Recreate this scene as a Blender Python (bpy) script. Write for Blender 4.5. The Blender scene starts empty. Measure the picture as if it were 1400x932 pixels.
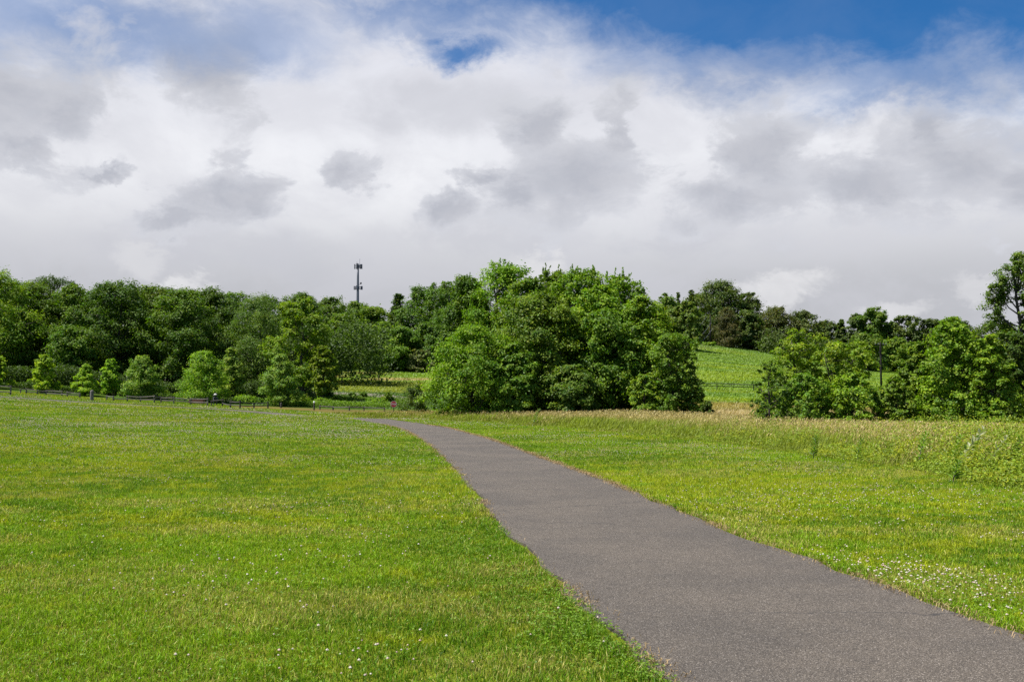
import bpy, math
import numpy as np
from mathutils import Vector

# ------------------------------------------------------------------ camera, sky, sun, exposure
SC = bpy.context.scene
COL = SC.collection
R = math.radians
F_PX, CX, CY, HORIZON, EYE = 1361.0, 700.0, 466.0, 545.0, 1.6
PITCH = math.atan((HORIZON - CY) / F_PX)

cd = bpy.data.cameras.new('camera')
cd.sensor_width = 36.0
cd.lens = 35.0
cd.clip_start = 0.1
cd.clip_end = 8000
cam = bpy.data.objects.new('camera', cd)
COL.objects.link(cam)
cam.location = (0, 0, EYE)
cam.rotation_euler = (R(90) + PITCH, 0, 0)
SC.camera = cam

SUN_EL, SUN_AZ = R(61), R(-97)          # azimuth clockwise from +Y (the view direction)
to_sun = Vector((math.cos(SUN_EL) * math.sin(SUN_AZ), math.cos(SUN_EL) * math.cos(SUN_AZ), math.sin(SUN_EL)))
sd = bpy.data.lights.new('sun', 'SUN')
sd.energy = 5.0
sd.angle = R(0.6)
sd.color = (1.0, 0.965, 0.90)
sun = bpy.data.objects.new('sun', sd)
COL.objects.link(sun)
sun.rotation_euler = to_sun.to_track_quat('Z', 'Y').to_euler()
sun.location = (0, 0, 60)

SC.view_settings.view_transform = 'Standard'
SC.view_settings.look = 'None'
SC.view_settings.exposure = 0.85
SC.view_settings.gamma = 1.0
SC.view_settings.use_curve_mapping = False
SC.render.engine = 'CYCLES'
SC.cycles.max_bounces = 5
SC.cycles.diffuse_bounces = 3
SC.cycles.glossy_bounces = 2
SC.cycles.transmission_bounces = 3
SC.cycles.transparent_max_bounces = 4
SC.cycles.sample_clamp_indirect = 8
SC.cycles.use_denoising = False
SC.render.filter_size = 1.15


class NT:
    """small helper for node trees"""
    def __init__(self, tree):
        self.t = tree
        self.n = tree.nodes
        self.l = tree.links

    def link(self, v, sock):
        if isinstance(v, bpy.types.NodeSocket):
            self.l.new(v, sock)
        elif v is not None:
            if isinstance(v, (tuple, list)) and len(v) == 3 and sock.type == 'RGBA':
                v = (*v, 1)
            sock.default_value = v

    def math(self, op, a, b=None, c=None, clamp=False):
        n = self.n.new('ShaderNodeMath')
        n.operation = op
        n.use_clamp = clamp
        for i, v in enumerate((a, b, c)):
            self.link(v, n.inputs[i])
        return n.outputs[0]

    def vmath(self, op, a, b=None, c=None):
        n = self.n.new('ShaderNodeVectorMath')
        n.operation = op
        for i, v in enumerate((a, b, c)):
            self.link(v, n.inputs[i])
        return n.outputs['Value'] if op in ('LENGTH', 'DOT_PRODUCT', 'DISTANCE') else n.outputs[0]

    def noise(self, vec, scale, detail=4, rough=0.55, dist=0.0, out='Fac'):
        n = self.n.new('ShaderNodeTexNoise')
        self.link(vec, n.inputs['Vector'])
        n.inputs['Scale'].default_value = scale
        n.inputs['Detail'].default_value = detail
        n.inputs['Roughness'].default_value = rough
        n.inputs['Distortion'].default_value = dist
        return n.outputs[out]

    def smooth(self, v, lo, hi, to0=0.0, to1=1.0):
        n = self.n.new('ShaderNodeMapRange')
        n.interpolation_type = 'SMOOTHSTEP'
        self.link(v, n.inputs[0])
        self.link(lo, n.inputs[1])
        self.link(hi, n.inputs[2])
        n.inputs[3].default_value = to0
        n.inputs[4].default_value = to1
        return n.outputs[0]

    def mix(self, f, a, b, mode='MIX'):
        n = self.n.new('ShaderNodeMix')
        n.data_type = 'RGBA'
        n.blend_type = mode
        n.clamp_factor = True
        self.link(f, n.inputs[0])
        self.link(a, n.inputs[6])
        self.link(b, n.inputs[7])
        return n.outputs[2]

    def xyz(self, x, y, z):
        n = self.n.new('ShaderNodeCombineXYZ')
        for i, v in enumerate((x, y, z)):
            self.link(v, n.inputs[i])
        return n.outputs[0]


def azel(px, py):
    """direction (degrees: azimuth clockwise from the view axis, elevation) of a point of the sky"""
    dx, dy = (px - CX) / F_PX, -(py - CY) / F_PX
    X, Y, Z = dx, math.cos(PITCH) - dy * math.sin(PITCH), math.sin(PITCH) + dy * math.cos(PITCH)
    return math.degrees(math.atan2(X, Y)), math.degrees(math.atan2(Z, math.hypot(X, Y)))


def make_world():
    w = bpy.data.worlds.new('World')
    SC.world = w
    w.use_nodes = True
    w.node_tree.nodes.clear()
    t = NT(w.node_tree)
    out = t.n.new('ShaderNodeOutputWorld')
    bg = t.n.new('ShaderNodeBackground')
    STR = 0.1
    bg.inputs['Strength'].default_value = STR
    t.l.new(bg.outputs[0], out.inputs[0])
    sky = t.n.new('ShaderNodeTexSky')
    sky.sky_type = 'NISHITA'
    sky.sun_disc = False
    sky.sun_elevation = SUN_EL
    sky.sun_rotation = SUN_AZ
    sky.air_density = 1.0
    sky.dust_density = 0.3
    sky.ozone_density = 2.5
    tc = t.n.new('ShaderNodeTexCoord')
    d = tc.outputs['Generated']
    sep = t.n.new('ShaderNodeSeparateXYZ')
    t.l.new(d, sep.inputs[0])
    az = t.math('MULTIPLY', t.math('ARCTAN2', sep.outputs[0], sep.outputs[1]), 57.2958)
    el = t.math('MULTIPLY', t.math('ARCSINE', sep.outputs[2]), 57.2958)
    # clouds stretch sideways towards the horizon
    stretched = t.vmath('MULTIPLY', d, (1.0, 1.0, 1.6))
    nb = t.noise(stretched, 5.0, 6, 0.58, 0.3, 'Color')
    nf = t.noise(stretched, 17.0, 8, 0.66, 0.25, 'Color')
    warp = t.vmath('MULTIPLY', t.vmath('SUBTRACT', nb, (0.5, 0.5, 0.5)), (12.0, 5.5, 0))
    warp2 = t.vmath('MULTIPLY', t.vmath('SUBTRACT', nf, (0.5, 0.5, 0.5)), (5.0, 4.2, 0))
    P0 = t.xyz(az, el, 0.0)
    P = t.vmath('ADD', P0, t.vmath('ADD', warp, warp2))
    Pf = t.vmath('ADD', P0, t.vmath('ADD', t.vmath('MULTIPLY', warp, (0.35, 0.35, 0)), warp2))
    fbm = t.noise(stretched, 9.0, 8, 0.6, 0.4)
    fbl = t.noise(stretched, 2.4, 5, 0.55, 0.2)

    def blobs(items, pos, q0=1.16, q1=0.42):
        acc = None
        for (px, py, rx, ry, wt) in items:
            a, e = azel(px, py)
            ix, iy = 1.0 / (rx / F_PX * 57.3), 1.0 / (ry / F_PX * 57.3)
            q = t.vmath('LENGTH', t.vmath('MULTIPLY_ADD', pos, (ix, iy, 0), (-a * ix, -e * iy, 0)))
            v = t.smooth(q, q0, q1, 0.0, min(1.0, wt * 1.12))
            acc = v if acc is None else t.math('MAXIMUM', acc, v)
        return acc

    def field(items, pos):
        acc = None
        for (px, py, rx, ry) in items:
            a, e = azel(px, py)
            ix, iy = 1.0 / (rx / F_PX * 57.3), 1.0 / (ry / F_PX * 57.3)
            q = t.vmath('LENGTH', t.vmath('MULTIPLY_ADD', pos, (ix, iy, 0), (-a * ix, -e * iy, 0)))
            v = t.math('SUBTRACT', 1.0, q)
            acc = v if acc is None else t.math('SMOOTH_MAX', acc, v, 0.18)
        return acc

    # grey low clouds, lumpy on top and dissolving downwards
    nz1 = t.noise(stretched, 11.0, 9, 0.62, 0.35)
    vo = t.n.new('ShaderNodeTexVoronoi')
    vo.feature = 'SMOOTH_F1'
    vo.inputs['Scale'].default_value = 16.0
    vo.inputs['Smoothness'].default_value = 0.35
    t.link(t.vmath('ADD', stretched, t.vmath('MULTIPLY', t.vmath('SUBTRACT', nf, (0.5, 0.5, 0.5)), (0.07, 0.07, 0.07))), vo.inputs['Vector'])
    billow = t.math('SUBTRACT', 0.42, vo.outputs['Distance'])
    rough_ = t.math('MULTIPLY_ADD', billow, 0.95, t.math('MULTIPLY', t.math('SUBTRACT', nz1, 0.5), 1.55))
    strong = field([
        (795, 252, 150, 92), (742, 178, 62, 62), (852, 178, 34, 62), (700, 270, 80, 40), (615, 288, 50, 36),
        (1048, 210, 86, 88), (1000, 268, 150, 52), (1075, 195, 56, 58),
        (1190, 256, 120, 60), (1310, 232, 150, 84), (1272, 182, 44, 58), (1390, 240, 110, 70),
        (298, 274, 120, 52), (345, 270, 60, 48), (235, 298, 70, 28), (470, 250, 58, 42), (655, 246, 60, 18),
        (20, 130, 150, 112), (95, 150, 90, 92), (30, 195, 70, 46), (285, 100, 66, 100), (130, 238, 40, 16),
    ], Pf)
    m1 = t.smooth(t.math('ADD', strong, rough_), -0.02, 0.36)
    halo = t.smooth(t.math('ADD', strong, t.math('MULTIPLY', rough_, 0.45)), -0.55, 0.45, 0.0, 0.24)
    # brighter rims above, deeper grey in the middle of each cloud
    core = t.smooth(t.math('ADD', strong, t.math('MULTIPLY', rough_, 0.5)), 0.2, 0.95)
    faint = field([(620, 145, 190, 60), (1000, 110, 220, 55), (1310, 125, 150, 60), (340, 345, 330, 44), (640, 335, 220, 40), (900, 330, 200, 30), (250, 40, 160, 70), (60, 60, 200, 60)], Pf)
    m2 = t.smooth(t.math('ADD', faint, t.math('MULTIPLY', rough_, 0.8)), 0.0, 0.9)
    puffs = blobs([(1075, 392, 52, 26, 1.0), (1025, 398, 30, 20, 0.7), (255, 386, 40, 14, 0.8), (740, 362, 45, 22, 0.7), (1225, 428, 50, 16, 0.6),
                   (1340, 395, 45, 18, 0.5), (190, 352, 45, 26, 0.4)], Pf)
    # how far the broken cloud reaches up before blue sky shows
    edge = t.math('MULTIPLY_ADD', az, -0.19, 20.4)
    edge = t.math('ADD', edge, t.math('MULTIPLY', t.math('ABSOLUTE', t.math('SUBTRACT', az, 0.0)), 0.0))
    sepP = t.n.new('ShaderNodeSeparateXYZ')
    t.l.new(P, sepP.inputs[0])
    cover = t.smooth(t.math('SUBTRACT', edge, sepP.outputs[1]), -3.2, 2.6)
    rift = blobs([(630, 68, 74, 30, 0.82), (590, 48, 60, 22, 0.5), (560, 52, 80, 18, 0.4), (130, 28, 260, 60, 0.55), (340, 45, 150, 55, 0.45), (560, 20, 180, 50, 0.45),
                  (1060, 95, 90, 26, 0.16), (1220, 118, 100, 26, 0.30), (900, 95, 120, 22, 0.12)], Pf, 1.35, 0.1)
    cover = t.math('MULTIPLY', cover, t.math('SUBTRACT', 1.0, rift))
    veil = t.smooth(fbm, 0.34, 0.70, 0.0, 0.85)
    # thin veils also drift over the blue, mostly to the left
    leftness = t.smooth(az, 7.0, -12.0, 0.05, 1.0)
    cover = t.math('MAXIMUM', cover, t.math('MULTIPLY', veil, leftness))
    # unseen sky overhead and behind the viewer, half opened to keep shadows contrasty
    high = t.smooth(el, 24.0, 34.0)
    back = t.smooth(t.math('ABSOLUTE', az), 40.0, 70.0)
    away = t.math('MAXIMUM', high, back)
    open_sky = t.smooth(fbl, 0.52, 0.62, 0.0, 0.9)
    cover = t.math('ADD', t.math('MULTIPLY', cover, t.math('SUBTRACT', 1.0, away)), t.math('MULTIPLY', open_sky, away), clamp=True)

    k = 0.555 / STR
    low = t.smooth(el, 5.2, 13.0)
    white = t.mix(low, (0.515 * k, 0.525 * k, 0.562 * k), (0.90 * k, 0.91 * k, 0.945 * k))
    up = t.smooth(el, 12.0, 19.0, 0.0, 0.5)
    white = t.mix(up, white, (0.66 * k, 0.68 * k, 0.78 * k))
    white = t.mix(t.smooth(fbm, 0.36, 0.66, 0.0, 0.45), white, (0.64 * k, 0.645 * k, 0.70 * k))
    fb2 = t.noise(stretched, 24.0, 8, 0.65, 0.5)
    cl = t.mix(t.math('MULTIPLY', m2, 0.55), white, (0.57 * k, 0.58 * k, 0.635 * k))
    grey = t.mix(core, (0.66 * k, 0.675 * k, 0.73 * k), (0.49 * k, 0.508 * k, 0.57 * k))
    grey = t.mix(t.smooth(fb2, 0.35, 0.7, 0.0, 0.4), grey, (0.62 * k, 0.625 * k, 0.67 * k))
    cl = t.mix(halo, cl, (0.62 * k, 0.635 * k, 0.70 * k))
    cl = t.mix(m1, cl, grey)
    cl = t.mix(t.math('MULTIPLY', puffs, t.smooth(fbm, 0.3, 0.6, 0.6, 1.0)), cl, (0.78 * k, 0.78 * k, 0.80 * k))
    blue = t.mix(1.0, sky.outputs[0], (0.13, 0.38, 0.60), 'MULTIPLY')
    final = t.mix(cover, blue, cl)
    t.l.new(final, bg.inputs['Color'])
    w.cycles.sampling_method = 'MANUAL'
    w.cycles.sample_map_resolution = 512


make_world()

# ------------------------------------------------------------------ helpers
def at(px, py, Y):
    """the point at depth Y on the sight line of a pixel of the 1400 x 932 photograph"""
    dx, dy = (px - CX) / F_PX, -(py - CY) / F_PX
    dY = math.cos(PITCH) - dy * math.sin(PITCH)
    dZ = math.sin(PITCH) + dy * math.cos(PITCH)
    s = Y / dY
    return np.array((dx * s, Y, EYE + dZ * s))


def sstep(x, a, b):
    t = np.clip((np.asarray(x, float) - a) / (b - a), 0, 1)
    return t * t * (3 - 2 * t)


def vnoise(x, y, seed=0):
    """2-D value noise, 0..1"""
    x = np.asarray(x, float)
    y = np.asarray(y, float)
    xi, yi = np.floor(x).astype(np.int64), np.floor(y).astype(np.int64)
    xf, yf = x - xi, y - yi
    xf = xf * xf * (3 - 2 * xf)
    yf = yf * yf * (3 - 2 * yf)

    def h(a, b):
        v = (a * 374761393 + b * 668265263 + seed * 974711) & 0x7fffffff
        v = ((v ^ (v >> 13)) * 1274126177) & 0x7fffffff
        v = v ^ (v >> 16)
        return (v & 0xffff) / 65535.0
    return (h(xi, yi) * (1 - xf) + h(xi + 1, yi) * xf) * (1 - yf) + (h(xi, yi + 1) * (1 - xf) + h(xi + 1, yi + 1) * xf) * yf


def fbm(x, y, seed=0, oct=3):
    s, a, n = 0.0, 1.0, 0.0
    for i in range(oct):
        s = s + a * vnoise(np.asarray(x) * 2 ** i, np.asarray(y) * 2 ** i, seed + i)
        n += a
        a *= 0.55
    return s / n


def terrain(X, Y):
    X = np.asarray(X, float)
    Y = np.asarray(Y, float)
    z = 0.00073 * np.clip(-X, 0, 95) ** 2 * sstep(Y, 5, 60)
    q = (Y - 118) / 9.0
    rise = 9.0 * np.where(q > 20, q, np.log1p(np.exp(np.clip(q, -30, 20))))
    side = np.interp(X / np.maximum(Y, 20), [-0.1, 0, 0.1, 0.18, 0.265, 0.375, 0.5], [1, 1, 1.05, 1.1, 0.9, 0.64, 0.52])
    z = z + side * 0.092 * np.minimum(rise, 190) + 0.035 * np.clip(rise - 190, 0, 500)
    z = z - 0.30 * np.exp(-((X + 13) / 9) ** 2 - ((Y - 84) / 7) ** 2)
    z = z + 0.16 * np.exp(-((X + 18) / 7) ** 2 - ((Y - 74) / 7) ** 2)
    z = z + (fbm(X / 9.0, Y / 9.0, 5, 2) - 0.5) * 0.10 * sstep(Y, 9, 25)
    z = z - 0.35 * sstep(X, 12, 30) * np.exp(-((Y - 52) / 14) ** 2)
    return z


def catmull(pts, n):
    p = np.array(pts, float)
    p = np.vstack([2 * p[0] - p[1], p, 2 * p[-1] - p[-2]])
    out = []
    for i in range(1, len(p) - 2):
        for t in np.linspace(0, 1, n, endpoint=False):
            a, b, c, d = p[i - 1], p[i], p[i + 1], p[i + 2]
            out.append(0.5 * (2 * b + (c - a) * t + (2 * a - 5 * b + 4 * c - d) * t ** 2 + (3 * b - a - 3 * c + d) * t ** 3))
    out.append(p[-2])
    return np.array(out)


PATH = catmull([(4.4, -9), (3.5, -3), (2.95, 1.5), (2.25, 5.6), (1.55, 10), (1.13, 13), (0.08, 22.5), (-0.48, 27), (-2.5, 41), (-5.1, 55), (-8.6, 67),
                (-12.8, 78), (-19, 87), (-29, 92.5), (-44, 94.5), (-62, 93), (-85, 90)], 14)
PATH_W = 2.66


def path_dist(X, Y):
    """signed distance to the path's edge (negative on the asphalt)"""
    X = np.asarray(X, float)
    Y = np.asarray(Y, float)
    out = np.full(X.shape, 1e3)
    S = 60000
    a, b = PATH[:-1], PATH[1:]
    for i in range(0, X.size, S):
        x, y = X[i:i + S], Y[i:i + S]
        lo, hi = y.min() - 6, y.max() + 6
        m = (np.maximum(a[:, 1], b[:, 1]) > lo) & (np.minimum(a[:, 1], b[:, 1]) < hi)
        if not m.any():
            continue
        best = np.full(x.shape, 1e6)
        for (p, q) in zip(a[m], b[m]):
            e = q - p
            L = e @ e
            t = np.clip(((x - p[0]) * e[0] + (y - p[1]) * e[1]) / L, 0, 1)
            dd = (x - p[0] - t * e[0]) ** 2 + (y - p[1] - t * e[1]) ** 2
            np.minimum(best, dd, out=best)
        out[i:i + S] = np.sqrt(best) - PATH_W / 2
    return out


# the front edge of the unmown meadow, X as a function of Y and the other way round
MEADOW_FRONT = np.array([(13.5, -5), (11.2, 6), (9.6, 12), (8.8, 17.4), (8.7, 23), (8.4, 29), (6.3, 42), (1.9, 57), (-4.8, 72), (-9.5, 82), (-15, 91), (-21, 99), (-30, 103)])


def meadow_depth(X, Y):
    """metres inside the meadow, measured sideways from its front edge (negative on the lawn)"""
    mx = np.interp(Y, MEADOW_FRONT[:, 1], MEADOW_FRONT[:, 0])
    slope = np.interp(Y, [0, 30, 45, 70, 110], [0.97, 0.98, 0.92, 0.8, 0.75])
    return (X - mx + (fbm(np.asarray(X) * 0.6, np.asarray(Y) * 0.6, 11, 2) - 0.5) * 0.9) * slope


def tag(o, label=None, cat=None, group=None, kind=None):
    if label:
        o['label'] = label
    if cat:
        o['category'] = cat
    if group:
        o['group'] = group
    if kind:
        o['kind'] = kind
    return o


def link(name, me, mat, parent=None):
    o = bpy.data.objects.new(name, me)
    COL.objects.link(o)
    if mat:
        me.materials.append(mat)
    if parent:
        o.parent = parent
    return o


def empty(name, loc, rz=0.0):
    o = bpy.data.objects.new(name, None)
    COL.objects.link(o)
    o.location = loc
    o.rotation_euler = (0, 0, rz)
    o.empty_display_size = 0.3
    return o


def npmesh(name, V, faces, col=None, smooth=False):
    """faces: list of integer arrays (n, k)"""
    me = bpy.data.meshes.new(name)
    V = np.ascontiguousarray(V, dtype=np.float32)
    me.vertices.add(len(V))
    me.vertices.foreach_set('co', V.ravel())
    loops = np.concatenate([f.ravel() for f in faces]).astype(np.int32)
    tot = np.concatenate([np.full(len(f), f.shape[1], np.int32) for f in faces])
    start = np.concatenate([[0], np.cumsum(tot)[:-1]]).astype(np.int32)
    me.loops.add(len(loops))
    me.loops.foreach_set('vertex_index', loops)
    me.polygons.add(len(tot))
    me.polygons.foreach_set('loop_start', start)
    me.polygons.foreach_set('use_smooth', np.full(len(tot), bool(smooth)))
    if col is not None:
        a = me.color_attributes.new('Col', 'FLOAT_COLOR', 'POINT')
        c = np.ones((len(V), 4), np.float32)
        c[:, :3] = col
        a.data.foreach_set('color', c.ravel())
    me.update(calc_edges=True)
    return me


def norm(a):
    return a / np.maximum(np.linalg.norm(a, axis=-1, keepdims=True), 1e-9)


class MB:
    """collects boxes, tubes and prisms and links them as ONE mesh"""
    def __init__(self):
        self.v, self.f3, self.f4, self.n = [], [], [], 0

    def add(self, V, quads=None, tris=None):
        V = np.asarray(V, float)
        if quads is not None and len(quads):
            self.f4.append(np.asarray(quads) + self.n)
        if tris is not None and len(tris):
            self.f3.append(np.asarray(tris) + self.n)
        self.v.append(V)
        self.n += len(V)
        return self

    def tube(self, pts, rad, k=7, cap=True):
        pts = np.asarray(pts, float)
        rad = np.broadcast_to(np.asarray(rad, float), (len(pts),))
        T = norm(np.gradient(pts, axis=0))
        ref = np.where(np.abs(T[:, 2:3]) > 0.92, np.array([[1.0, 0, 0]]), np.array([[0, 0, 1.0]]))
        A = norm(np.cross(T, ref))
        B = np.cross(T, A)
        th = np.linspace(0, 2 * np.pi, k, endpoint=False)
        V = (pts[:, None] + rad[:, None, None] * (np.cos(th)[None, :, None] * A[:, None] + np.sin(th)[None, :, None] * B[:, None])).reshape(-1, 3)
        q = []
        m = len(pts)
        for i in range(m - 1):
            for j in range(k):
                q.append((i * k + j, i * k + (j + 1) % k, (i + 1) * k + (j + 1) % k, (i + 1) * k + j))
        tr = []
        if cap:
            V = np.vstack([V, pts[0], pts[-1]])
            a, b = m * k, m * k + 1
            for j in range(k):
                tr.append((a, (j + 1) % k, j))
                tr.append((b, (m - 1) * k + j, (m - 1) * k + (j + 1) % k))
        return self.add(V, q, tr)

    def box(self, c, s, rz=0.0, taper=1.0, bev=0.0):
        x, y, z = np.asarray(s, float) / 2
        b = min(bev, x * 0.45, y * 0.45)
        ring = np.array([(-x + b, -y), (x - b, -y), (x, -y + b), (x, y - b), (x - b, y), (-x + b, y), (-x, y - b), (-x, -y + b)]) if b > 0 else np.array([(-x, -y), (x, -y), (x, y), (-x, y)])
        k = len(ring)
        V = np.vstack([np.c_[ring, np.full(k, -z)], np.c_[ring * taper, np.full(k, z)], [[0, 0, -z]], [[0, 0, z]]])
        ca, sa = math.cos(rz), math.sin(rz)
        V = V @ np.array([[ca, sa, 0], [-sa, ca, 0], [0, 0, 1]]) + np.asarray(c, float)
        q = [(j, (j + 1) % k, k + (j + 1) % k, k + j) for j in range(k)]
        tr = [(2 * k, (j + 1) % k, j) for j in range(k)] + [(2 * k + 1, k + j, k + (j + 1) % k) for j in range(k)]
        return self.add(V, q, tr)

    def build(self, name, mat, parent=None, smooth=False):
        fs = []
        if self.f4:
            fs.append(np.vstack(self.f4))
        if self.f3:
            fs.append(np.vstack(self.f3))
        return link(name, npmesh(name, np.vstack(self.v), fs, None, smooth), mat, parent)


# ------------------------------------------------------------------ materials
def new_mat(name):
    m = bpy.data.materials.new(name)
    m.use_nodes = True
    m.node_tree.nodes.clear()
    t = NT(m.node_tree)
    out = t.n.new('ShaderNodeOutputMaterial')
    return m, t, out


def leaf_mat(name, trans=0.42, gloss=0.018, rough=0.55, tint=(0.95, 1.12, 0.45), vary=0.25):
    m, t, out = new_mat(name)
    at_ = t.n.new('ShaderNodeAttribute')
    at_.attribute_name = 'Col'
    tc = t.n.new('ShaderNodeTexCoord')
    nz = t.noise(tc.outputs['Object'], 7.0, 3, 0.6)
    c = t.mix(1.0, at_.outputs['Color'], t.mix(nz, (1 - vary,) * 3, (1 + vary,) * 3), 'MULTIPLY')
    df = t.n.new('ShaderNodeBsdfDiffuse')
    t.link(c, df.inputs['Color'])
    tr = t.n.new('ShaderNodeBsdfTranslucent')
    t.link(t.mix(1.0, c, tint, 'MULTIPLY'), tr.inputs['Color'])
    gl = t.n.new('ShaderNodeBsdfGlossy')
    gl.inputs['Roughness'].default_value = rough
    gl.inputs['Color'].default_value = (0.8, 0.85, 0.9, 1)
    m1 = t.n.new('ShaderNodeMixShader')
    m1.inputs[0].default_value = trans
    t.l.new(df.outputs[0], m1.inputs[1])
    t.l.new(tr.outputs[0], m1.inputs[2])
    m2 = t.n.new('ShaderNodeMixShader')
    m2.inputs[0].default_value = gloss
    t.l.new(m1.outputs[0], m2.inputs[1])
    t.l.new(gl.outputs[0], m2.inputs[2])
    t.l.new(m2.outputs[0], out.inputs[0])
    return m


def solid_mat(name, c1, c2, scale=6.0, rough=0.7, metal=0.0, bump=0.0, stretch=(1, 1, 1), spec=0.4, detail=5):
    m, t, out = new_mat(name)
    b = t.n.new('ShaderNodeBsdfPrincipled')
    tc = t.n.new('ShaderNodeTexCoord')
    v = t.vmath('MULTIPLY', tc.outputs['Object'], stretch)
    nz = t.noise(v, scale, detail, 0.65)
    t.link(t.mix(t.smooth(nz, 0.3, 0.7), c1, c2), b.inputs['Base Color'])
    b.inputs['Roughness'].default_value = rough
    b.inputs['Metallic'].default_value = metal
    b.inputs['Specular IOR Level'].default_value = spec
    if bump:
        bp = t.n.new('ShaderNodeBump')
        bp.inputs['Strength'].default_value = bump
        bp.inputs['Distance'].default_value = 0.02
        t.l.new(nz, bp.inputs['Height'])
        t.l.new(bp.outputs[0], b.inputs['Normal'])
    t.l.new(b.outputs[0], out.inputs[0])
    return m


def ground_mat():
    m, t, out = new_mat('ground_turf')
    a = t.n.new('ShaderNodeAttribute')
    a.attribute_name = 'Col'
    g = t.n.new('ShaderNodeNewGeometry')
    p = g.outputs['Position']
    n1 = t.noise(p, 0.9, 5, 0.62)
    n2 = t.noise(p, 14.0, 4, 0.65)
    n3 = t.noise(p, 70.0, 3, 0.6)
    n4 = t.noise(t.vmath('MULTIPLY', p, (1.0, 0.35, 1.0)), 0.33, 6, 0.68)
    c = a.outputs['Color']
    c = t.mix(t.smooth(n1, 0.38, 0.68, 0.0, 0.55), c, t.mix(1.0, c, (1.35, 1.12, 0.95), 'MULTIPLY'))
    c = t.mix(t.smooth(n2, 0.35, 0.65, 0.0, 0.75), c, t.mix(1.0, c, (0.55, 0.58, 0.6), 'MULTIPLY'))
    c = t.mix(t.smooth(n3, 0.4, 0.65, 0.0, 0.6), c, t.mix(1.0, c, (1.5, 1.35, 1.2), 'MULTIPLY'))
    c = t.mix(t.smooth(n4, 0.36, 0.64, 0.0, 0.7), c, t.mix(1.0, c, (0.62, 0.70, 0.9), 'MULTIPLY'))
    b = t.n.new('ShaderNodeBsdfDiffuse')
    t.link(c, b.inputs['Color'])
    bp = t.n.new('ShaderNodeBump')
    bp.inputs['Strength'].default_value = 0.9
    bp.inputs['Distance'].default_value = 0.04
    t.l.new(t.math('ADD', n2, t.math('MULTIPLY', n3, 0.4)), bp.inputs['Height'])
    t.l.new(bp.outputs[0], b.inputs['Normal'])
    t.l.new(b.outputs[0], out.inputs[0])
    return m


def asphalt_mat(name='asphalt', tone=1.0):
    m, t, out = new_mat(name)
    g = t.n.new('ShaderNodeNewGeometry')
    p = g.outputs['Position']
    vo = t.n.new('ShaderNodeTexVoronoi')
    t.link(p, vo.inputs['Vector'])
    vo.inputs['Scale'].default_value = 175.0
    sp = t.n.new('ShaderNodeSeparateColor')
    t.l.new(vo.outputs['Color'], sp.inputs[0])
    stone = sp.outputs[0]
    fine = t.noise(p, 160.0, 3, 0.7)
    big = t.noise(p, 0.55, 5, 0.6)
    mid = t.noise(p, 5.0, 5, 0.65)
    c = t.mix(t.smooth(stone, 0.1, 0.95), (0.072 * tone, 0.059 * tone, 0.046 * tone), (0.228 * tone, 0.191 * tone, 0.150 * tone))
    c = t.mix(t.smooth(stone, 0.93, 0.99, 0.0, 0.8), c, (0.56 * tone, 0.50 * tone, 0.44 * tone))
    c = t.mix(t.smooth(fine, 0.35, 0.62, 0.0, 0.5), c, t.mix(1.0, c, (0.55, 0.55, 0.56), 'MULTIPLY'))
    c = t.mix(t.smooth(big, 0.36, 0.62), t.mix(1.0, c, (0.91, 0.91, 0.92), 'MULTIPLY'), t.mix(1.0, c, (1.14, 1.12, 1.10), 'MULTIPLY'))
    c = t.mix(t.smooth(mid, 0.42, 0.70, 0.0, 0.55), c, t.mix(1.0, c, (0.80, 0.80, 0.82), 'MULTIPLY'))
    # hairline cracks
    vc = t.n.new('ShaderNodeTexVoronoi')
    vc.feature = 'DISTANCE_TO_EDGE'
    wv = t.vmath('ADD', p, t.vmath('MULTIPLY', t.noise(p, 1.6, 4, 0.6, 0, 'Color'), (0.9, 0.9, 0)))
    t.link(t.vmath('MULTIPLY', wv, (0.16, 0.22, 0.0)), vc.inputs['Vector'])
    vc.inputs['Scale'].default_value = 1.0
    crack = t.math('MULTIPLY', t.smooth(vc.outputs['Distance'], 0.0045, 0.001), t.smooth(big, 0.42, 0.55))
    c = t.mix(t.math('MULTIPLY', crack, 0.8), c, (0.03, 0.027, 0.025))
    b = t.n.new('ShaderNodeBsdfPrincipled')
    t.link(c, b.inputs['Base Color'])
    b.inputs['Roughness'].default_value = 0.82
    b.inputs['Specular IOR Level'].default_value = 0.35
    bp = t.n.new('ShaderNodeBump')
    bp.inputs['Strength'].default_value = 0.7
    bp.inputs['Distance'].default_value = 0.004
    t.l.new(vo.outputs['Distance'], bp.inputs['Height'])
    bp.invert = True
    t.l.new(bp.outputs[0], b.inputs['Normal'])
    t.l.new(b.outputs[0], out.inputs[0])
    return m


M_LEAF = leaf_mat('tree_leaf')
M_GRASS = leaf_mat('grass_blade', 0.34, 0.015, 0.5, (1.05, 1.1, 0.5), 0.12)
M_FLOWER = leaf_mat('clover_petal', 0.15, 0.02, 0.6, (1, 1, 1), 0.1)
M_BARK = solid_mat('bark', (0.028, 0.022, 0.017), (0.095, 0.078, 0.062), 9.0, 0.9, 0, 0.6, (1, 1, 0.25))
M_TWIG = solid_mat('young_bark', (0.05, 0.042, 0.032), (0.14, 0.12, 0.095), 12.0, 0.9, 0, 0.4, (1, 1, 0.3))
M_WOOD = solid_mat('weathered_fence_wood', (0.055, 0.047, 0.04), (0.17, 0.152, 0.13), 5.0, 0.88, 0, 0.4, (3, 3, 0.5))
M_WOOD_DARK = solid_mat('dark_fence_wood', (0.035, 0.03, 0.025), (0.085, 0.075, 0.065), 5.0, 0.88, 0, 0.4, (3, 3, 0.5))
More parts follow.
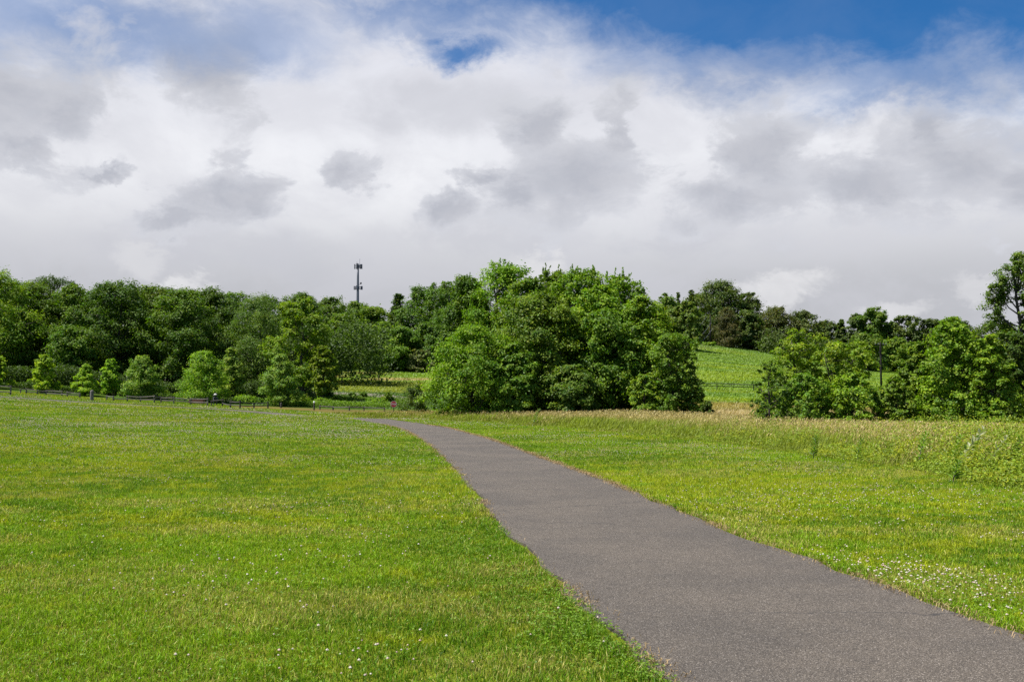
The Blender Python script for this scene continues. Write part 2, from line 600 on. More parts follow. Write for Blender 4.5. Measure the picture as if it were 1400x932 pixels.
M_STEEL = solid_mat('galvanised_steel', (0.13, 0.135, 0.15), (0.20, 0.205, 0.22), 2.0, 0.55, 0.3, 0)
M_DARKSTEEL = solid_mat('dark_antenna_steel', (0.045, 0.047, 0.055), (0.08, 0.082, 0.09), 2.0, 0.6, 0.2, 0)
M_POLE = solid_mat('creosoted_pole', (0.012, 0.011, 0.010), (0.03, 0.027, 0.024), 6.0, 0.95, 0, 0.2, (2, 2, 0.4), 0.1)
M_WHITE = solid_mat('white_paint', (0.70, 0.70, 0.68), (0.80, 0.80, 0.78), 8.0, 0.5)
M_HAT = solid_mat('cotton_hat', (0.38, 0.37, 0.36), (0.48, 0.47, 0.46), 8.0, 0.8)
M_RED = solid_mat('red_sign_paint', (0.40, 0.018, 0.030), (0.46, 0.024, 0.040), 5.0, 0.5)
M_GROUND = ground_mat()
M_ASPHALT = asphalt_mat('asphalt', 0.58)
M_GRAVEL = asphalt_mat('pale_gravel', 1.15)
M_STRAW = leaf_mat('dry_straw', 0.2, 0.03, 0.5, (1.1, 1.0, 0.7), 0.2)


# ------------------------------------------------------------------ the ground sheet
def zone_colour(X, Y):
    lawn = np.array((0.14, 0.185, 0.014))
    meadow = np.array((0.135, 0.115, 0.036))
    bright = np.array((0.112, 0.178, 0.014))
    olive = np.array((0.150, 0.178, 0.020))
    tan = np.array((0.275, 0.215, 0.095))
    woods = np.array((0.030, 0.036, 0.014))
    c = np.tile(lawn, (X.size, 1))

    def lay(mask, col):
        nonlocal c
        c = c * (1 - mask[:, None]) + np.asarray(col) * mask[:, None]
    n = fbm(X / 6, Y / 6, 21, 3)
    lay(sstep(n, 0.52, 0.75) * 0.7, (0.13, 0.125, 0.026))
    md = meadow_depth(X, Y)
    lay(sstep(md, -0.1, 0.8), meadow)
    # bright field that climbs the slope on the right
    right = sstep(X / np.maximum(Y, 1), 0.02, 0.06)
    fs = sstep(Y + (n - 0.5) * 8, 124, 132) * right
    lay(fs, bright)
    st = fbm(X / 40, Y / 5.0, 31, 3)
    lay(fs * sstep(st, 0.50, 0.62) * 0.65, (0.070, 0.128, 0.014))
    lay(fs * sstep(fbm(X / 30, Y / 7.0, 35, 2), 0.58, 0.70) * 0.8, (0.150, 0.200, 0.010))
    lay(right * sstep(Y, 102, 108) * (1 - sstep(Y + (n - 0.5) * 10, 124, 132)), (0.20, 0.165, 0.040))
    lay(right * sstep(Y, 82, 86) * (1 - sstep(Y, 102, 108)), tan)
    # garden, mown band and rough hillside on the left
    left = 1 - right
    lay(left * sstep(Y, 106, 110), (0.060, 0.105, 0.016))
    lay(left * sstep(Y, 140, 143), olive)
    lay(left * sstep(Y, 161, 163), bright * 1.15)
    b1 = np.exp(-((Y - 168 - (X + 18) * 0.28) / 3.2) ** 2) * sstep(X, -27, -22)
    b2 = np.exp(-((Y - 170) / 3.5) ** 2) * (1 - sstep(X, -31, -26))
    lay(left * np.clip(b1 + b2, 0, 1) * sstep(Y, 161, 163), tan)
    b3 = np.exp(-((Y - 179) / 3.5) ** 2) * np.exp(-((X + 27) / 5) ** 2)
    lay(left * b3 * 0.8, (0.22, 0.17, 0.06))
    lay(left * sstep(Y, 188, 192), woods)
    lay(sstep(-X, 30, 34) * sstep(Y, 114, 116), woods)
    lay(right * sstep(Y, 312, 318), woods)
    return c


def build_ground():
    xs = np.concatenate([[-3000, -1800, -1000, -600, -400, -300, -240, -190, -150, -125, -105, -90], np.arange(-80, 80.1, 1.0), [90, 105, 125, 150, 190, 240, 300, 400, 600, 1000, 1800, 3000]])
    ys = np.concatenate([[-400, -200, -100, -60, -40, -25, -15, -10, -6, -3], np.arange(-1, 130, 1.0), np.arange(130, 330, 1.5), [335, 345, 360, 380, 410, 450, 500, 560, 650, 800, 1100, 1600, 2400, 3500, 5000]])
    gx, gy = np.meshgrid(xs, ys)
    X, Y = gx.ravel(), gy.ravel()
    Z = terrain(X, Y)
    nx, ny = len(xs), len(ys)
    i = np.arange(nx - 1)[None] + nx * np.arange(ny - 1)[:, None]
    q = np.stack([i, i + 1, i + nx + 1, i + nx], -1).reshape(-1, 4)
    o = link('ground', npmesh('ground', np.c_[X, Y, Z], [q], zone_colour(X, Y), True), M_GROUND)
    tag(o, kind='structure')


build_ground()


def ribbon(name, pts, width, mat, lift, seed=0, across=7, jitter=0.09):
    pts = np.asarray(pts)
    T = norm(np.gradient(pts, axis=0))
    N = np.c_[-T[:, 1], T[:, 0]]
    s = np.linspace(-0.5, 0.5, across)
    off = s[None, :] * width
    V = []
    jl = (vnoise(np.arange(len(pts)) * 0.5, np.zeros(len(pts)), seed) - 0.5) * jitter * 2
    jr = (vnoise(np.arange(len(pts)) * 0.5, np.ones(len(pts)) * 9, seed) - 0.5) * jitter * 2
    XY = pts[:, None] + N[:, None] * off[..., None]
    XY[:, 0] += N * jl[:, None]
    XY[:, -1] += N * jr[:, None]
    Z = terrain(XY[..., 0], XY[..., 1]) + lift
    V = np.dstack([XY, Z]).reshape(-1, 3)
    m = len(pts)
    i = np.arange(across - 1)[None] + across * np.arange(m - 1)[:, None]
    q = np.stack([i, i + across, i + across + 1, i + 1], -1).reshape(-1, 4)
    # skirt so the slab has an edge
    low = V.copy()
    low[:, 2] -= 0.12
    n0 = len(V)
    L = np.arange(m - 1) * across
    Rr = L + across - 1
    q2 = np.stack([L, L + n0, L + across + n0, L + across], -1)
    q3 = np.stack([Rr, Rr + across, Rr + across + n0, Rr + n0], -1)
    o = link(name, npmesh(name, np.vstack([V, low]), [np.vstack([q, q2, q3])], None, False), mat)
    return tag(o, kind='structure')


def dense(pts, step):
    p = np.asarray(pts)
    s = np.concatenate([[0], np.cumsum(np.linalg.norm(np.diff(p, axis=0), axis=1))])
    u = np.arange(0, s[-1], step)
    return np.c_[np.interp(u, s, p[:, 0]), np.interp(u, s, p[:, 1])]


ribbon('footpath', dense(PATH, 0.35), PATH_W, M_ASPHALT, 0.03, 3)
ribbon('gravel_road', dense(catmull([(-60, 150), (-40, 139), (-28, 137.5), (-21, 137.5), (-16, 134), (-12, 128)], 10), 0.8), 3.4, M_GRAVEL, 0.05, 4, 5, 0.3)
ribbon('hill_road', dense(catmull([(40, 262), (50, 272), (56.5, 285), (57.5, 300), (52, 320), (46, 345)], 10), 1.0), 4.5, M_GRAVEL, 0.06, 5, 5, 0.2)


# ------------------------------------------------------------------ grass
def blades(X, Y, h, w, lean, col_root, col_tip, rng, z0=None, bend_dir=None, two=True):
    n = len(X)
    z = terrain(X, Y) if z0 is None else z0
    th = rng.uniform(0, 2 * np.pi, n)
    side = np.c_[np.cos(th), np.sin(th), np.zeros(n)] * (w / 2)[:, None]
    ld = rng.uniform(0, 2 * np.pi, n) if bend_dir is None else bend_dir + rng.normal(0, 0.6, n)
    L = np.c_[np.cos(ld), np.sin(ld), np.zeros(n)] * (lean * h)[:, None]
    base = np.c_[X, Y, z - 0.01]
    up = np.zeros((n, 3))
    up[:, 2] = h
    tip = base + up * np.sqrt(np.clip(1 - lean * lean, 0.1, 1))[:, None] + L
    if two:
        mid = base + up * 0.55 + L * 0.3
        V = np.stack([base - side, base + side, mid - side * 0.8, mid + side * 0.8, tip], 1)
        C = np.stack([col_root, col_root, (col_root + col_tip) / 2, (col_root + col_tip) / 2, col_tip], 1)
        i = np.arange(n)[:, None] * 5
        return V.reshape(-1, 3), [i + np.array([0, 1, 3, 2])], [i + np.array([2, 3, 4])], C.reshape(-1, 3)
    V = np.stack([base - side, base + side, tip], 1)
    C = np.stack([col_root, col_root, col_tip], 1)
    i = np.arange(n)[:, None] * 3
    return V.reshape(-1, 3), [], [i + np.array([0, 1, 2])], C.reshape(-1, 3)


class Batch:
    def __init__(self):
        self.V, self.C, self.q, self.t, self.n = [], [], [], [], 0

    def add(self, V, q, t, C):
        self.V.append(V.astype(np.float32))
        self.C.append(C.astype(np.float32))
        self.q += [a + self.n for a in q]
        self.t += [a + self.n for a in t]
        self.n += len(V)

    def build(self, name, mat, parent=None):
        fs = []
        if self.q:
            fs.append(np.vstack(self.q))
        if self.t:
            fs.append(np.vstack(self.t))
        return link(name, npmesh(name, np.vstack(self.V), fs, np.vstack(self.C)), mat, parent)


def wedge(rng, y0, y1, dens, xl=0.56, xr=0.56, pad=1.2):
    """random points of the ground in view (and a little to both sides) between two depths"""
    xm = max(xl, xr) * y1 + pad
    n = int((y1 - y0) * 2 * xm * dens)
    X = rng.uniform(-xm, xm, n)
    Y = rng.uniform(y0, y1, n)
    k = (X > -xl * Y - pad) & (X < xr * Y + pad)
    return X[k], Y[k]


def lawn_colours(X, Y, rng):
    n = len(X)
    patch = fbm(X / 2.6, Y / 2.6, 41, 3)
    big = fbm(X / 9, Y / 9, 43, 2)
    fine = fbm(X / 0.35, Y / 0.35, 45, 2)
    g1 = np.array((0.120, 0.205, 0.014))
    g2 = np.array((0.056, 0.122, 0.012))
    g3 = np.array((0.225, 0.240, 0.022))
    st = np.array((0.295, 0.270, 0.20))
    a = np.clip(sstep(patch, 0.35, 0.65) + rng.normal(0, 0.25, n), 0, 1)[:, None]
    c = g2 * (1 - a) + g1 * a
    b = np.clip(sstep(big * 0.5 + fine * 0.5, 0.48, 0.68) * 0.8 + rng.normal(0, 0.2, n), 0, 1)[:, None]
    c = c * (1 - b) + g3 * b
    dry = sstep(fbm(X / 1.9, Y / 1.1, 47, 3), 0.48, 0.72) * 0.45 + 0.09
    s = (rng.random(n) < dry)[:, None]
    c = np.where(s, st * rng.uniform(0.55, 1.1, (n, 1)), c)
    return c * rng.uniform(0.55, 1.35, (n, 1)) * np.array((2.28, 2.28, 0.80))


def build_lawn():
    rng = np.random.default_rng(1)
    B = Batch()
    for (y0, y1, dens, two) in ((3.2, 5.2, 5000, True), (5.2, 7.5, 5600, True), (7.5, 11, 4200, True), (11, 16, 2600, True), (16, 23, 1700, False), (23, 33, 900, False),
                                (33, 48, 430, False), (48, 70, 200, False), (70, 108, 85, False)):
        X, Y = wedge(rng, y0, y1, dens)
        k = meadow_depth(X, Y) < 0.5
        X, Y = X[k], Y[k]
        pd = path_dist(X, Y)
        k = pd > -0.13 + 0.26 * fbm(X * 1.7, Y * 1.7, 77, 3)
        X, Y, pd = X[k], Y[k], pd[k]
        n = len(X)
        clump = fbm(X / 0.45, Y / 0.45, 51, 2) * 0.5 + vnoise(X / 0.13, Y / 0.13, 52) * 0.5
        h = rng.uniform(0.030, 0.075, n) * (0.45 + 1.15 * clump)
        h *= 1.0 + 0.5 * np.exp(-((pd - 0.14) / 0.12) ** 2)
        w = np.maximum(rng.uniform(0.0035, 0.0068, n), 0.00062 * Y * rng.uniform(0.7, 1.3, n))
        if not two:
            h = np.maximum(h, 0.05 + 0.0006 * Y)
        tip = lawn_colours(X, Y, rng)
        B.add(*blades(X, Y, h, w, rng.uniform(0.1, 0.85, n), tip * 0.5, tip, rng, two=two))  # roots coloured darker, shade between blades put into the colour for contrast
    # coarser tufts and broad leaves scattered through the turf
    X, Y = wedge(rng, 3.5, 45, 5.0)
    k = (meadow_depth(X, Y) < 0.2) & (path_dist(X, Y) > 0.12) & (fbm(X / 1.5, Y / 1.5, 61, 2) > 0.45)
    X, Y = np.repeat(X[k], 14), np.repeat(Y[k], 14)
    X = X + rng.normal(0, 0.035, len(X))
    Y = Y + rng.normal(0, 0.035, len(Y))
    n = len(X)
    tip = np.array((0.24, 0.36, 0.025)) * rng.uniform(0.6, 1.3, (n, 1))
    B.add(*blades(X, Y, rng.uniform(0.07, 0.15, n), np.maximum(0.006, 0.0006 * Y), rng.uniform(0.3, 0.9, n), tip * 0.7, tip, rng))
    o = B.build('lawn_grass', M_GRASS)
    tag(o, 'short mown green grass of the sunny lawn on both sides of the footpath', 'grass', kind='stuff')
    # bleached thatch and crumbs along the asphalt edge
    B = Batch()
    P = dense(PATH, 0.02)
    P = P[(P[:, 1] > 3) & (P[:, 1] < 60)]
    T = norm(np.gradient(P, axis=0))
    N = np.c_[-T[:, 1], T[:, 0]]
    for s in (-1, 1):
        for r in range(7):
            pt = P + N * (s * (PATH_W / 2 + rng.normal(0.01, 0.07, len(P))))[:, None]
            keep = rng.random(len(pt)) < (0.28 if s < 0 else 0.06) + 0.7 * sstep(fbm(P[:, 0] * 1.3 + s * 7, P[:, 1] * 1.3, 71, 3), 0.48, 0.66)
            X, Y = pt[keep, 0], pt[keep, 1]
            n = len(X)
            c = np.array((0.44, 0.31, 0.15)) * rng.uniform(0.45, 1.2, (n, 1))
            V, q, t, C = blades(X, Y, rng.uniform(0.02, 0.07, n), np.maximum(rng.uniform(0.004, 0.009, n), 0.0005 * Y), rng.uniform(0.75, 0.97, n), c, c, rng, z0=terrain(X, Y) + 0.034)
            B.add(V, q, t, C)
    o = B.build('dead_grass', M_STRAW)
    tag(o, 'bleached dead grass along both edges of the asphalt footpath', 'dead grass', kind='stuff')


build_lawn()

OCT = np.array([(1, 0, 0), (-1, 0, 0), (0, 1, 0), (0, -1, 0), (0, 0, 1), (0, 0, -1)], float)
OCT_F = np.array([(0, 2, 4), (2, 1, 4), (1, 3, 4), (3, 0, 4), (2, 0, 5), (1, 2, 5), (3, 1, 5), (0, 3, 5)])


def build_clover():
    rng = np.random.default_rng(7)
    # flower heads
    fx, fy = [], []
    for (y0, y1, dens) in ((3.5, 9, 8.0), (9, 16, 15.0), (16, 30, 24.0), (30, 55, 20.0), (55, 100, 6.0)):
        X, Y = wedge(rng, y0, y1, dens)
        p = sstep(fbm(X / 3.2, Y / 3.2, 81, 3), 0.40, 0.72) ** 1.3
        p = np.where(X < -1, p, p * 0.8)
        near = sstep(Y, 4, 14)
        k = (rng.random(len(X)) < p * (0.3 + 0.7 * near) + 0.03)
        fx.append(X[k])
        fy.append(Y[k])
    # a thick patch by the right path edge and another by the bend
    for (cx, cy, sx, sy, n) in ((3.75, 8.3, 0.42, 0.75, 230), (3.3, 9.1, 0.3, 0.6, 160), (-12, 62, 3.5, 6, 520), (6.4, 27, 1.0, 5, 380), (-8, 26, 4.0, 3, 420), (4.6, 15.5, 1.2, 2.0, 190), (-13, 45, 5, 6, 520),
                                (-3.2, 14.5, 1.3, 1.2, 110), (-24, 62, 8, 7, 500), (-0.8, 6.1, 0.35, 0.3, 26), (-2.6, 8.6, 0.7, 0.5, 40)):
        fx.append(rng.normal(cx, sx, n))
        fy.append(rng.normal(cy, sy, n))
    X, Y = np.concatenate(fx), np.concatenate(fy)
    k = (path_dist(X, Y) > 0.06) & (meadow_depth(X, Y) < -0.1)
    X, Y = X[k], Y[k]
    n = len(X)
    z = terrain(X, Y) + rng.uniform(0.045, 0.10, n)
    r = np.maximum(rng.uniform(0.0055, 0.0125, n), 0.00036 * Y)
    V1 = OCT * 1.0
    rot = rng.uniform(0, np.pi, n)
    ca, sa = np.cos(rot), np.sin(rot)

    def place(shape, rr, dz):
        q = shape[None] * rr[:, None, None]
        out = np.empty_like(q)
        out[..., 0] = q[..., 0] * ca[:, None] - q[..., 1] * sa[:, None] + X[:, None]
        out[..., 1] = q[..., 0] * sa[:, None] + q[..., 1] * ca[:, None] + Y[:, None]
        out[..., 2] = q[..., 2] * 0.85 + (z + dz)[:, None]
        return out
    B = Batch()
    pink = rng.random(n)[:, None] ** 1.4
    c = np.array((0.57, 0.53, 0.42)) * (1 - pink) + np.array((0.48, 0.32, 0.26)) * pink
    c = c * rng.uniform(0.75, 1.1, (n, 1))
    rot45 = OCT @ np.array([[0.707, 0.707, 0], [-0.707, 0.707, 0], [0, 0, 1]])
    for sh, sc, dz in ((V1, 1.0, 0.0), (rot45 * np.array([0.9, 0.9, 0.8]), 1.0, -0.002)):
        V = place(sh, r * sc, dz)
        i = np.arange(n)[:, None, None] * 6
        B.add(V.reshape(-1, 3), [], [(i + OCT_F[None]).reshape(-1, 3)], np.repeat(c, 6, 0))
    near = Y < 18
    if near.any():
        st = np.array((0.10, 0.17, 0.02)) * np.ones((near.sum(), 1))
        B.add(*blades(X[near], Y[near], (z - terrain(X, Y))[near], np.full(near.sum(), 0.003), np.full(near.sum(), 0.02), st, st, rng, two=False))
    o = B.build('clover_flowers', M_FLOWER)
    tag(o, 'small white and pinkish clover flower heads dotted across the lawn', 'clover flowers', kind='stuff')
    # clover leaves: low three-leaflet mats, brightest along the left path edge
    B = Batch()
    lx, ly = [], []
    for (cx, cy, sx, sy, n) in ((0.52, 7.1, 0.28, 0.55, 900), (0.2, 8.6, 0.3, 0.6, 380), (0.85, 5.9, 0.2, 0.4, 380), (3.75, 8.3, 0.42, 0.8, 1100), (-1.4, 6.3, 0.5, 0.3, 170), (-0.4, 11.0, 0.4, 0.8, 380), (-2.2, 8.5, 0.6, 0.4, 150)):
        lx.append(rng.normal(cx, sx, n))
        ly.append(rng.normal(cy, sy, n))
    X, Y = wedge(rng, 3.6, 15, 45)
    k = fbm(X / 1.3, Y / 1.3, 93, 2) > 0.56
    lx.append(X[k])
    ly.append(Y[k])
    X, Y = np.concatenate(lx), np.concatenate(ly)
    k = (path_dist(X, Y) > -0.01) & (meadow_depth(X, Y) < 0)
    X, Y = np.repeat(X[k], 3), np.repeat(Y[k], 3)
    n = len(X)
    ang = np.tile(np.array([0, 2.09, 4.19]), n // 3) + np.repeat(rng.uniform(0, 6, n // 3), 3)
    zz = terrain(X, Y) + np.repeat(rng.uniform(0.035, 0.075, n // 3), 3)
    c0 = np.c_[X + np.cos(ang) * 0.011, Y + np.sin(ang) * 0.011, zz]
    nrm = norm(np.c_[rng.normal(0, 0.45, n), rng.normal(0, 0.45, n), np.ones(n)])
    a = np.c_[np.cos(ang), np.sin(ang), np.zeros(n)]
    a = norm(a - nrm * (a * nrm).sum(1, keepdims=True))
    V, q, C = leaf_quads(c0, a, nrm, rng.uniform(0.012, 0.019, n), 0.95, np.array((0.135, 0.235, 0.015)) * rng.uniform(0.65, 1.3, (n, 1)))
    B.add(V, [q], [], C)
    o = B.build('clover_leaves', M_GRASS)
    tag(o, 'bright green clover leaves matted in the lawn beside the footpath', 'clover', kind='stuff')


def leaf_quads(c, a, n, length, ratio, col, fold=0.12):
    b = np.cross(n, a)
    L = np.broadcast_to(np.asarray(length, float), (len(c),))[:, None]
    V = np.stack([c - a * L * 0.5, c + b * L * 0.5 * ratio + n * L * fold, c + a * L * 0.5, c - b * L * 0.5 * ratio + n * L * fold], 1).reshape(-1, 3)
    q = np.arange(len(c))[:, None] * 4 + np.arange(4)
    return V, q, np.repeat(col, 4, 0)


build_clover()


# ------------------------------------------------------------------ unmown meadow
WIND = R(15)      # grass heads lean to the right


def build_meadow():
    rng = np.random.default_rng(11)
    B = Batch()
    H = Batch()
    for (y0, y1, dens) in ((6, 14, 420), (14, 22, 560), (22, 32, 420), (32, 48, 250), (48, 66, 120), (66, 90, 75), (90, 106, 40)):
        X, Y = wedge(rng, y0, y1, dens, 0.32, 0.60, 2.5)
        md = meadow_depth(X, Y)
        back = np.interp(X, [-20, 3, 11, 14, 40], [98, 84, 82, 47, 45])
        k = (md > 0.0) & (Y < back) & (X > -26)
        X, Y, md = X[k], Y[k], md[k]
        n = len(X)
        ramp = sstep(md, 0.0, 2.6)
        green = fbm(X / 2.2, Y / 2.2, 101, 3)
        # leafy green base near the front, tan seeding stalks behind
        isgreen = rng.random(n) < (0.97 - 0.56 * sstep(md, 0.8, 6.0) + 0.9 * (green - 0.5))
        far_right = sstep(Y, 16, 30)
        h = (0.16 + 0.68 * ramp) * rng.uniform(0.55, 1.12, n) * np.where(isgreen, 0.80, 1.0) * (0.9 + 0.25 * (fbm(X / 4, Y / 4, 105, 2) - 0.5))
        h *= 1 - 0.45 * sstep(-X, 4, 16)
        w = np.maximum(np.where(isgreen, 0.009, 0.005), np.where(isgreen, 0.00062, 0.00045) * Y)
        cg = np.array((0.22, 0.275, 0.020)) * (1 + 0.5 * (fbm(X / 1.2, Y / 1.2, 103, 2) - 0.5))[:, None]
        ct = np.array((0.42, 0.335, 0.100)) * np.ones((n, 1))
        c = np.where(isgreen[:, None], cg, ct) * rng.uniform(0.7, 1.25, (n, 1))
        root = np.where(isgreen[:, None], c * 0.8, np.array((0.16, 0.17, 0.035)))
        lean = np.where(isgreen, rng.uniform(0.1, 0.6, n), rng.uniform(0.2, 0.55, n))
        bd = np.full(n, WIND)
        st = rng.bit_generator.state
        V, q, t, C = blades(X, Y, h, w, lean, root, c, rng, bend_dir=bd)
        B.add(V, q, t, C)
        # seed heads on the tan stalks
        tips = V.reshape(-1, 5, 3)[:, 4]
        mids = V.reshape(-1, 5, 3)[:, 2:4].mean(1)
        k = (~isgreen) & (rng.random(n) < 0.25 + 0.35 * ramp) & (ramp > 0.25)
        tp, dr = tips[k], norm(tips[k] - mids[k])
        m = len(tp)
        ang = rng.uniform(0, 6.28, m)
        nn = norm(np.c_[np.cos(ang), np.sin(ang), rng.normal(0, 0.3, m)])
        nn = norm(nn - dr * (nn * dr).sum(1, keepdims=True))
        hc = np.array((0.48, 0.385, 0.135)) * rng.uniform(0.65, 1.2, (m, 1))
        L = rng.uniform(0.08, 0.16, m)
        rat = np.maximum(0.14, 0.0005 * Y[k] / L)
        for kk in range(2):
            V2, q2, C2 = leaf_quads(tp - dr * (L * 0.35)[:, None], dr, nn if kk == 0 else np.cross(nn, dr), L, rat[:, None], hc)
            H.add(V2, [q2], [], C2)
    o = B.build('meadow_grass', M_GRASS)
    tag(o, 'tall unmown meadow grass, green in front and tan behind, right of the path', 'meadow grass', kind='stuff')
    o = H.build('grass_seed_heads', M_STRAW)
    tag(o, 'tan seed heads on the tall meadow grass', 'seed heads', kind='stuff')
    # low leafy weeds that thicken the meadow's front edge
    B = Batch()
    X, Y = wedge(rng, 9, 44, 62, 0.0, 0.62, 1.0)
    md = meadow_depth(X, Y)
    pr = sstep(fbm(X / 2.4, Y / 2.4, 111, 2) + 0.12 * sstep(X / Y, 0.36, 0.48), 0.36, 0.62) * np.exp(-((md - 3.0) / 3.6) ** 2) * np.interp(Y, [9, 16, 23, 30, 44], [1, 1, 0.8, 0.25, 0.05])
    k = (md > 0.1) & (rng.random(len(X)) < pr)
    X, Y, md = X[k], Y[k], md[k]
    rep = 36
    n = len(X) * rep
    hh = np.repeat((0.16 + 0.60 * sstep(md, 0, 2.8)) * rng.uniform(0.5, 1.3, len(X)) * (1 + 0.18 * sstep(X / Y, 0.34, 0.46)), rep)
    u = rng.random(n) ** 0.7
    c = np.c_[np.repeat(X, rep) + rng.normal(0, 0.12, n) + u * hh * 0.2, np.repeat(Y, rep) + rng.normal(0, 0.12, n), 0 * u]
    c[:, 2] = terrain(c[:, 0], c[:, 1]) + u * hh + 0.02
    nn = norm(np.c_[rng.normal(0, 0.6, n), rng.normal(0, 0.6, n) - 0.2, np.ones(n) * 0.9])
    aa = norm(np.cross(nn, rng.normal(0, 1, (n, 3))))
    cc = np.array((0.19, 0.27, 0.018)) * np.repeat(rng.uniform(0.7, 1.2, (len(X), 1)), rep, 0) * rng.uniform(0.75, 1.25, (n, 1))
    yel = np.repeat(rng.random(len(X)) < 0.35, rep)[:, None]
    cc = np.where(yel, cc * np.array([1.45, 1.12, 0.9]), cc)
    V, q, C = leaf_quads(c, aa, nn, rng.uniform(0.04, 0.08, n), 0.55, cc)
    B.add(V, [q], [], C)
    o = B.build('meadow_weeds', M_GRASS)
    tag(o, 'low yellow-green leafy weeds tangled in the front of the meadow', 'weeds', kind='stuff')


build_meadow()


def build_field_grass():
    """rough tufts on the two far slopes"""
    rng = np.random.default_rng(13)
    B = Batch()
    for (x0, x1, y0, y1, dens, hh) in ((14, 96, 92, 316, 11, 0.30), (-44, 2, 112, 190, 14, 0.30), (2, 34, 74, 110, 16, 0.5)):
        n = int((x1 - x0) * (y1 - y0) * dens)
        X, Y = rng.uniform(x0, x1, n), rng.uniform(y0, y1, n)
        k = (X / Y < 0.50)
        if x0 == 14:
            k &= (X / Y > 0.06) & ((X / Y < 0.50))
        if x0 == -42:
            k &= ~((Y > 141) & (Y < 162)) & ~((np.abs(Y - 137) < 4.5) & (X < -14)) & (X > -0.26 * Y)
        X, Y = X[k], Y[k]
        n = len(X)
        h = hh * rng.uniform(0.5, 1.3, n) * (0.6 + 0.8 * fbm(X / 5, Y / 5, 121, 2))
        c = zone_colour(X, Y) * rng.uniform(0.85, 1.22, (n, 1)) * 1.4 * (0.75 + 0.5 * fbm(X / 7, Y / 3.5, 127, 3))[:, None]
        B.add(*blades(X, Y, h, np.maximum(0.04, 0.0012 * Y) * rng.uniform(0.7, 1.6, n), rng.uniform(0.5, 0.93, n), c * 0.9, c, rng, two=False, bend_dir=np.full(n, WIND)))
    o = B.build('field_grass', M_GRASS)
    tag(o, 'rough uncut grass on the green slopes beyond the meadow', 'field grass', kind='stuff')


build_field_grass()


# ------------------------------------------------------------------ trees
def profile(shape, t):
    if shape == 'round':
        return np.sin(np.pi * np.clip(t * 0.80 + 0.16, 0, 1)) ** 0.65
    if shape == 'ovate':
        return np.clip(t * 6 + 0.45, 0, 1) * (1 - t) ** 0.62 * 1.02 + 0.06
    if shape == 'mound':
        return np.clip(1 - t ** 2.2, 0.02, 1) ** 0.6
    if shape == 'cone':
        return (1 - t) ** 0.9 + 0.03
    if shape == 'vase':
        return np.clip(0.35 + t * 1.1, 0, 1) * np.clip((1.08 - t) * 3.2, 0, 1) ** 0.55
    if shape == 'column':
        return np.clip(t * 5 + 0.5, 0, 1) * np.clip((1.03 - t) * 4, 0, 1) ** 0.6
    return np.ones_like(t)


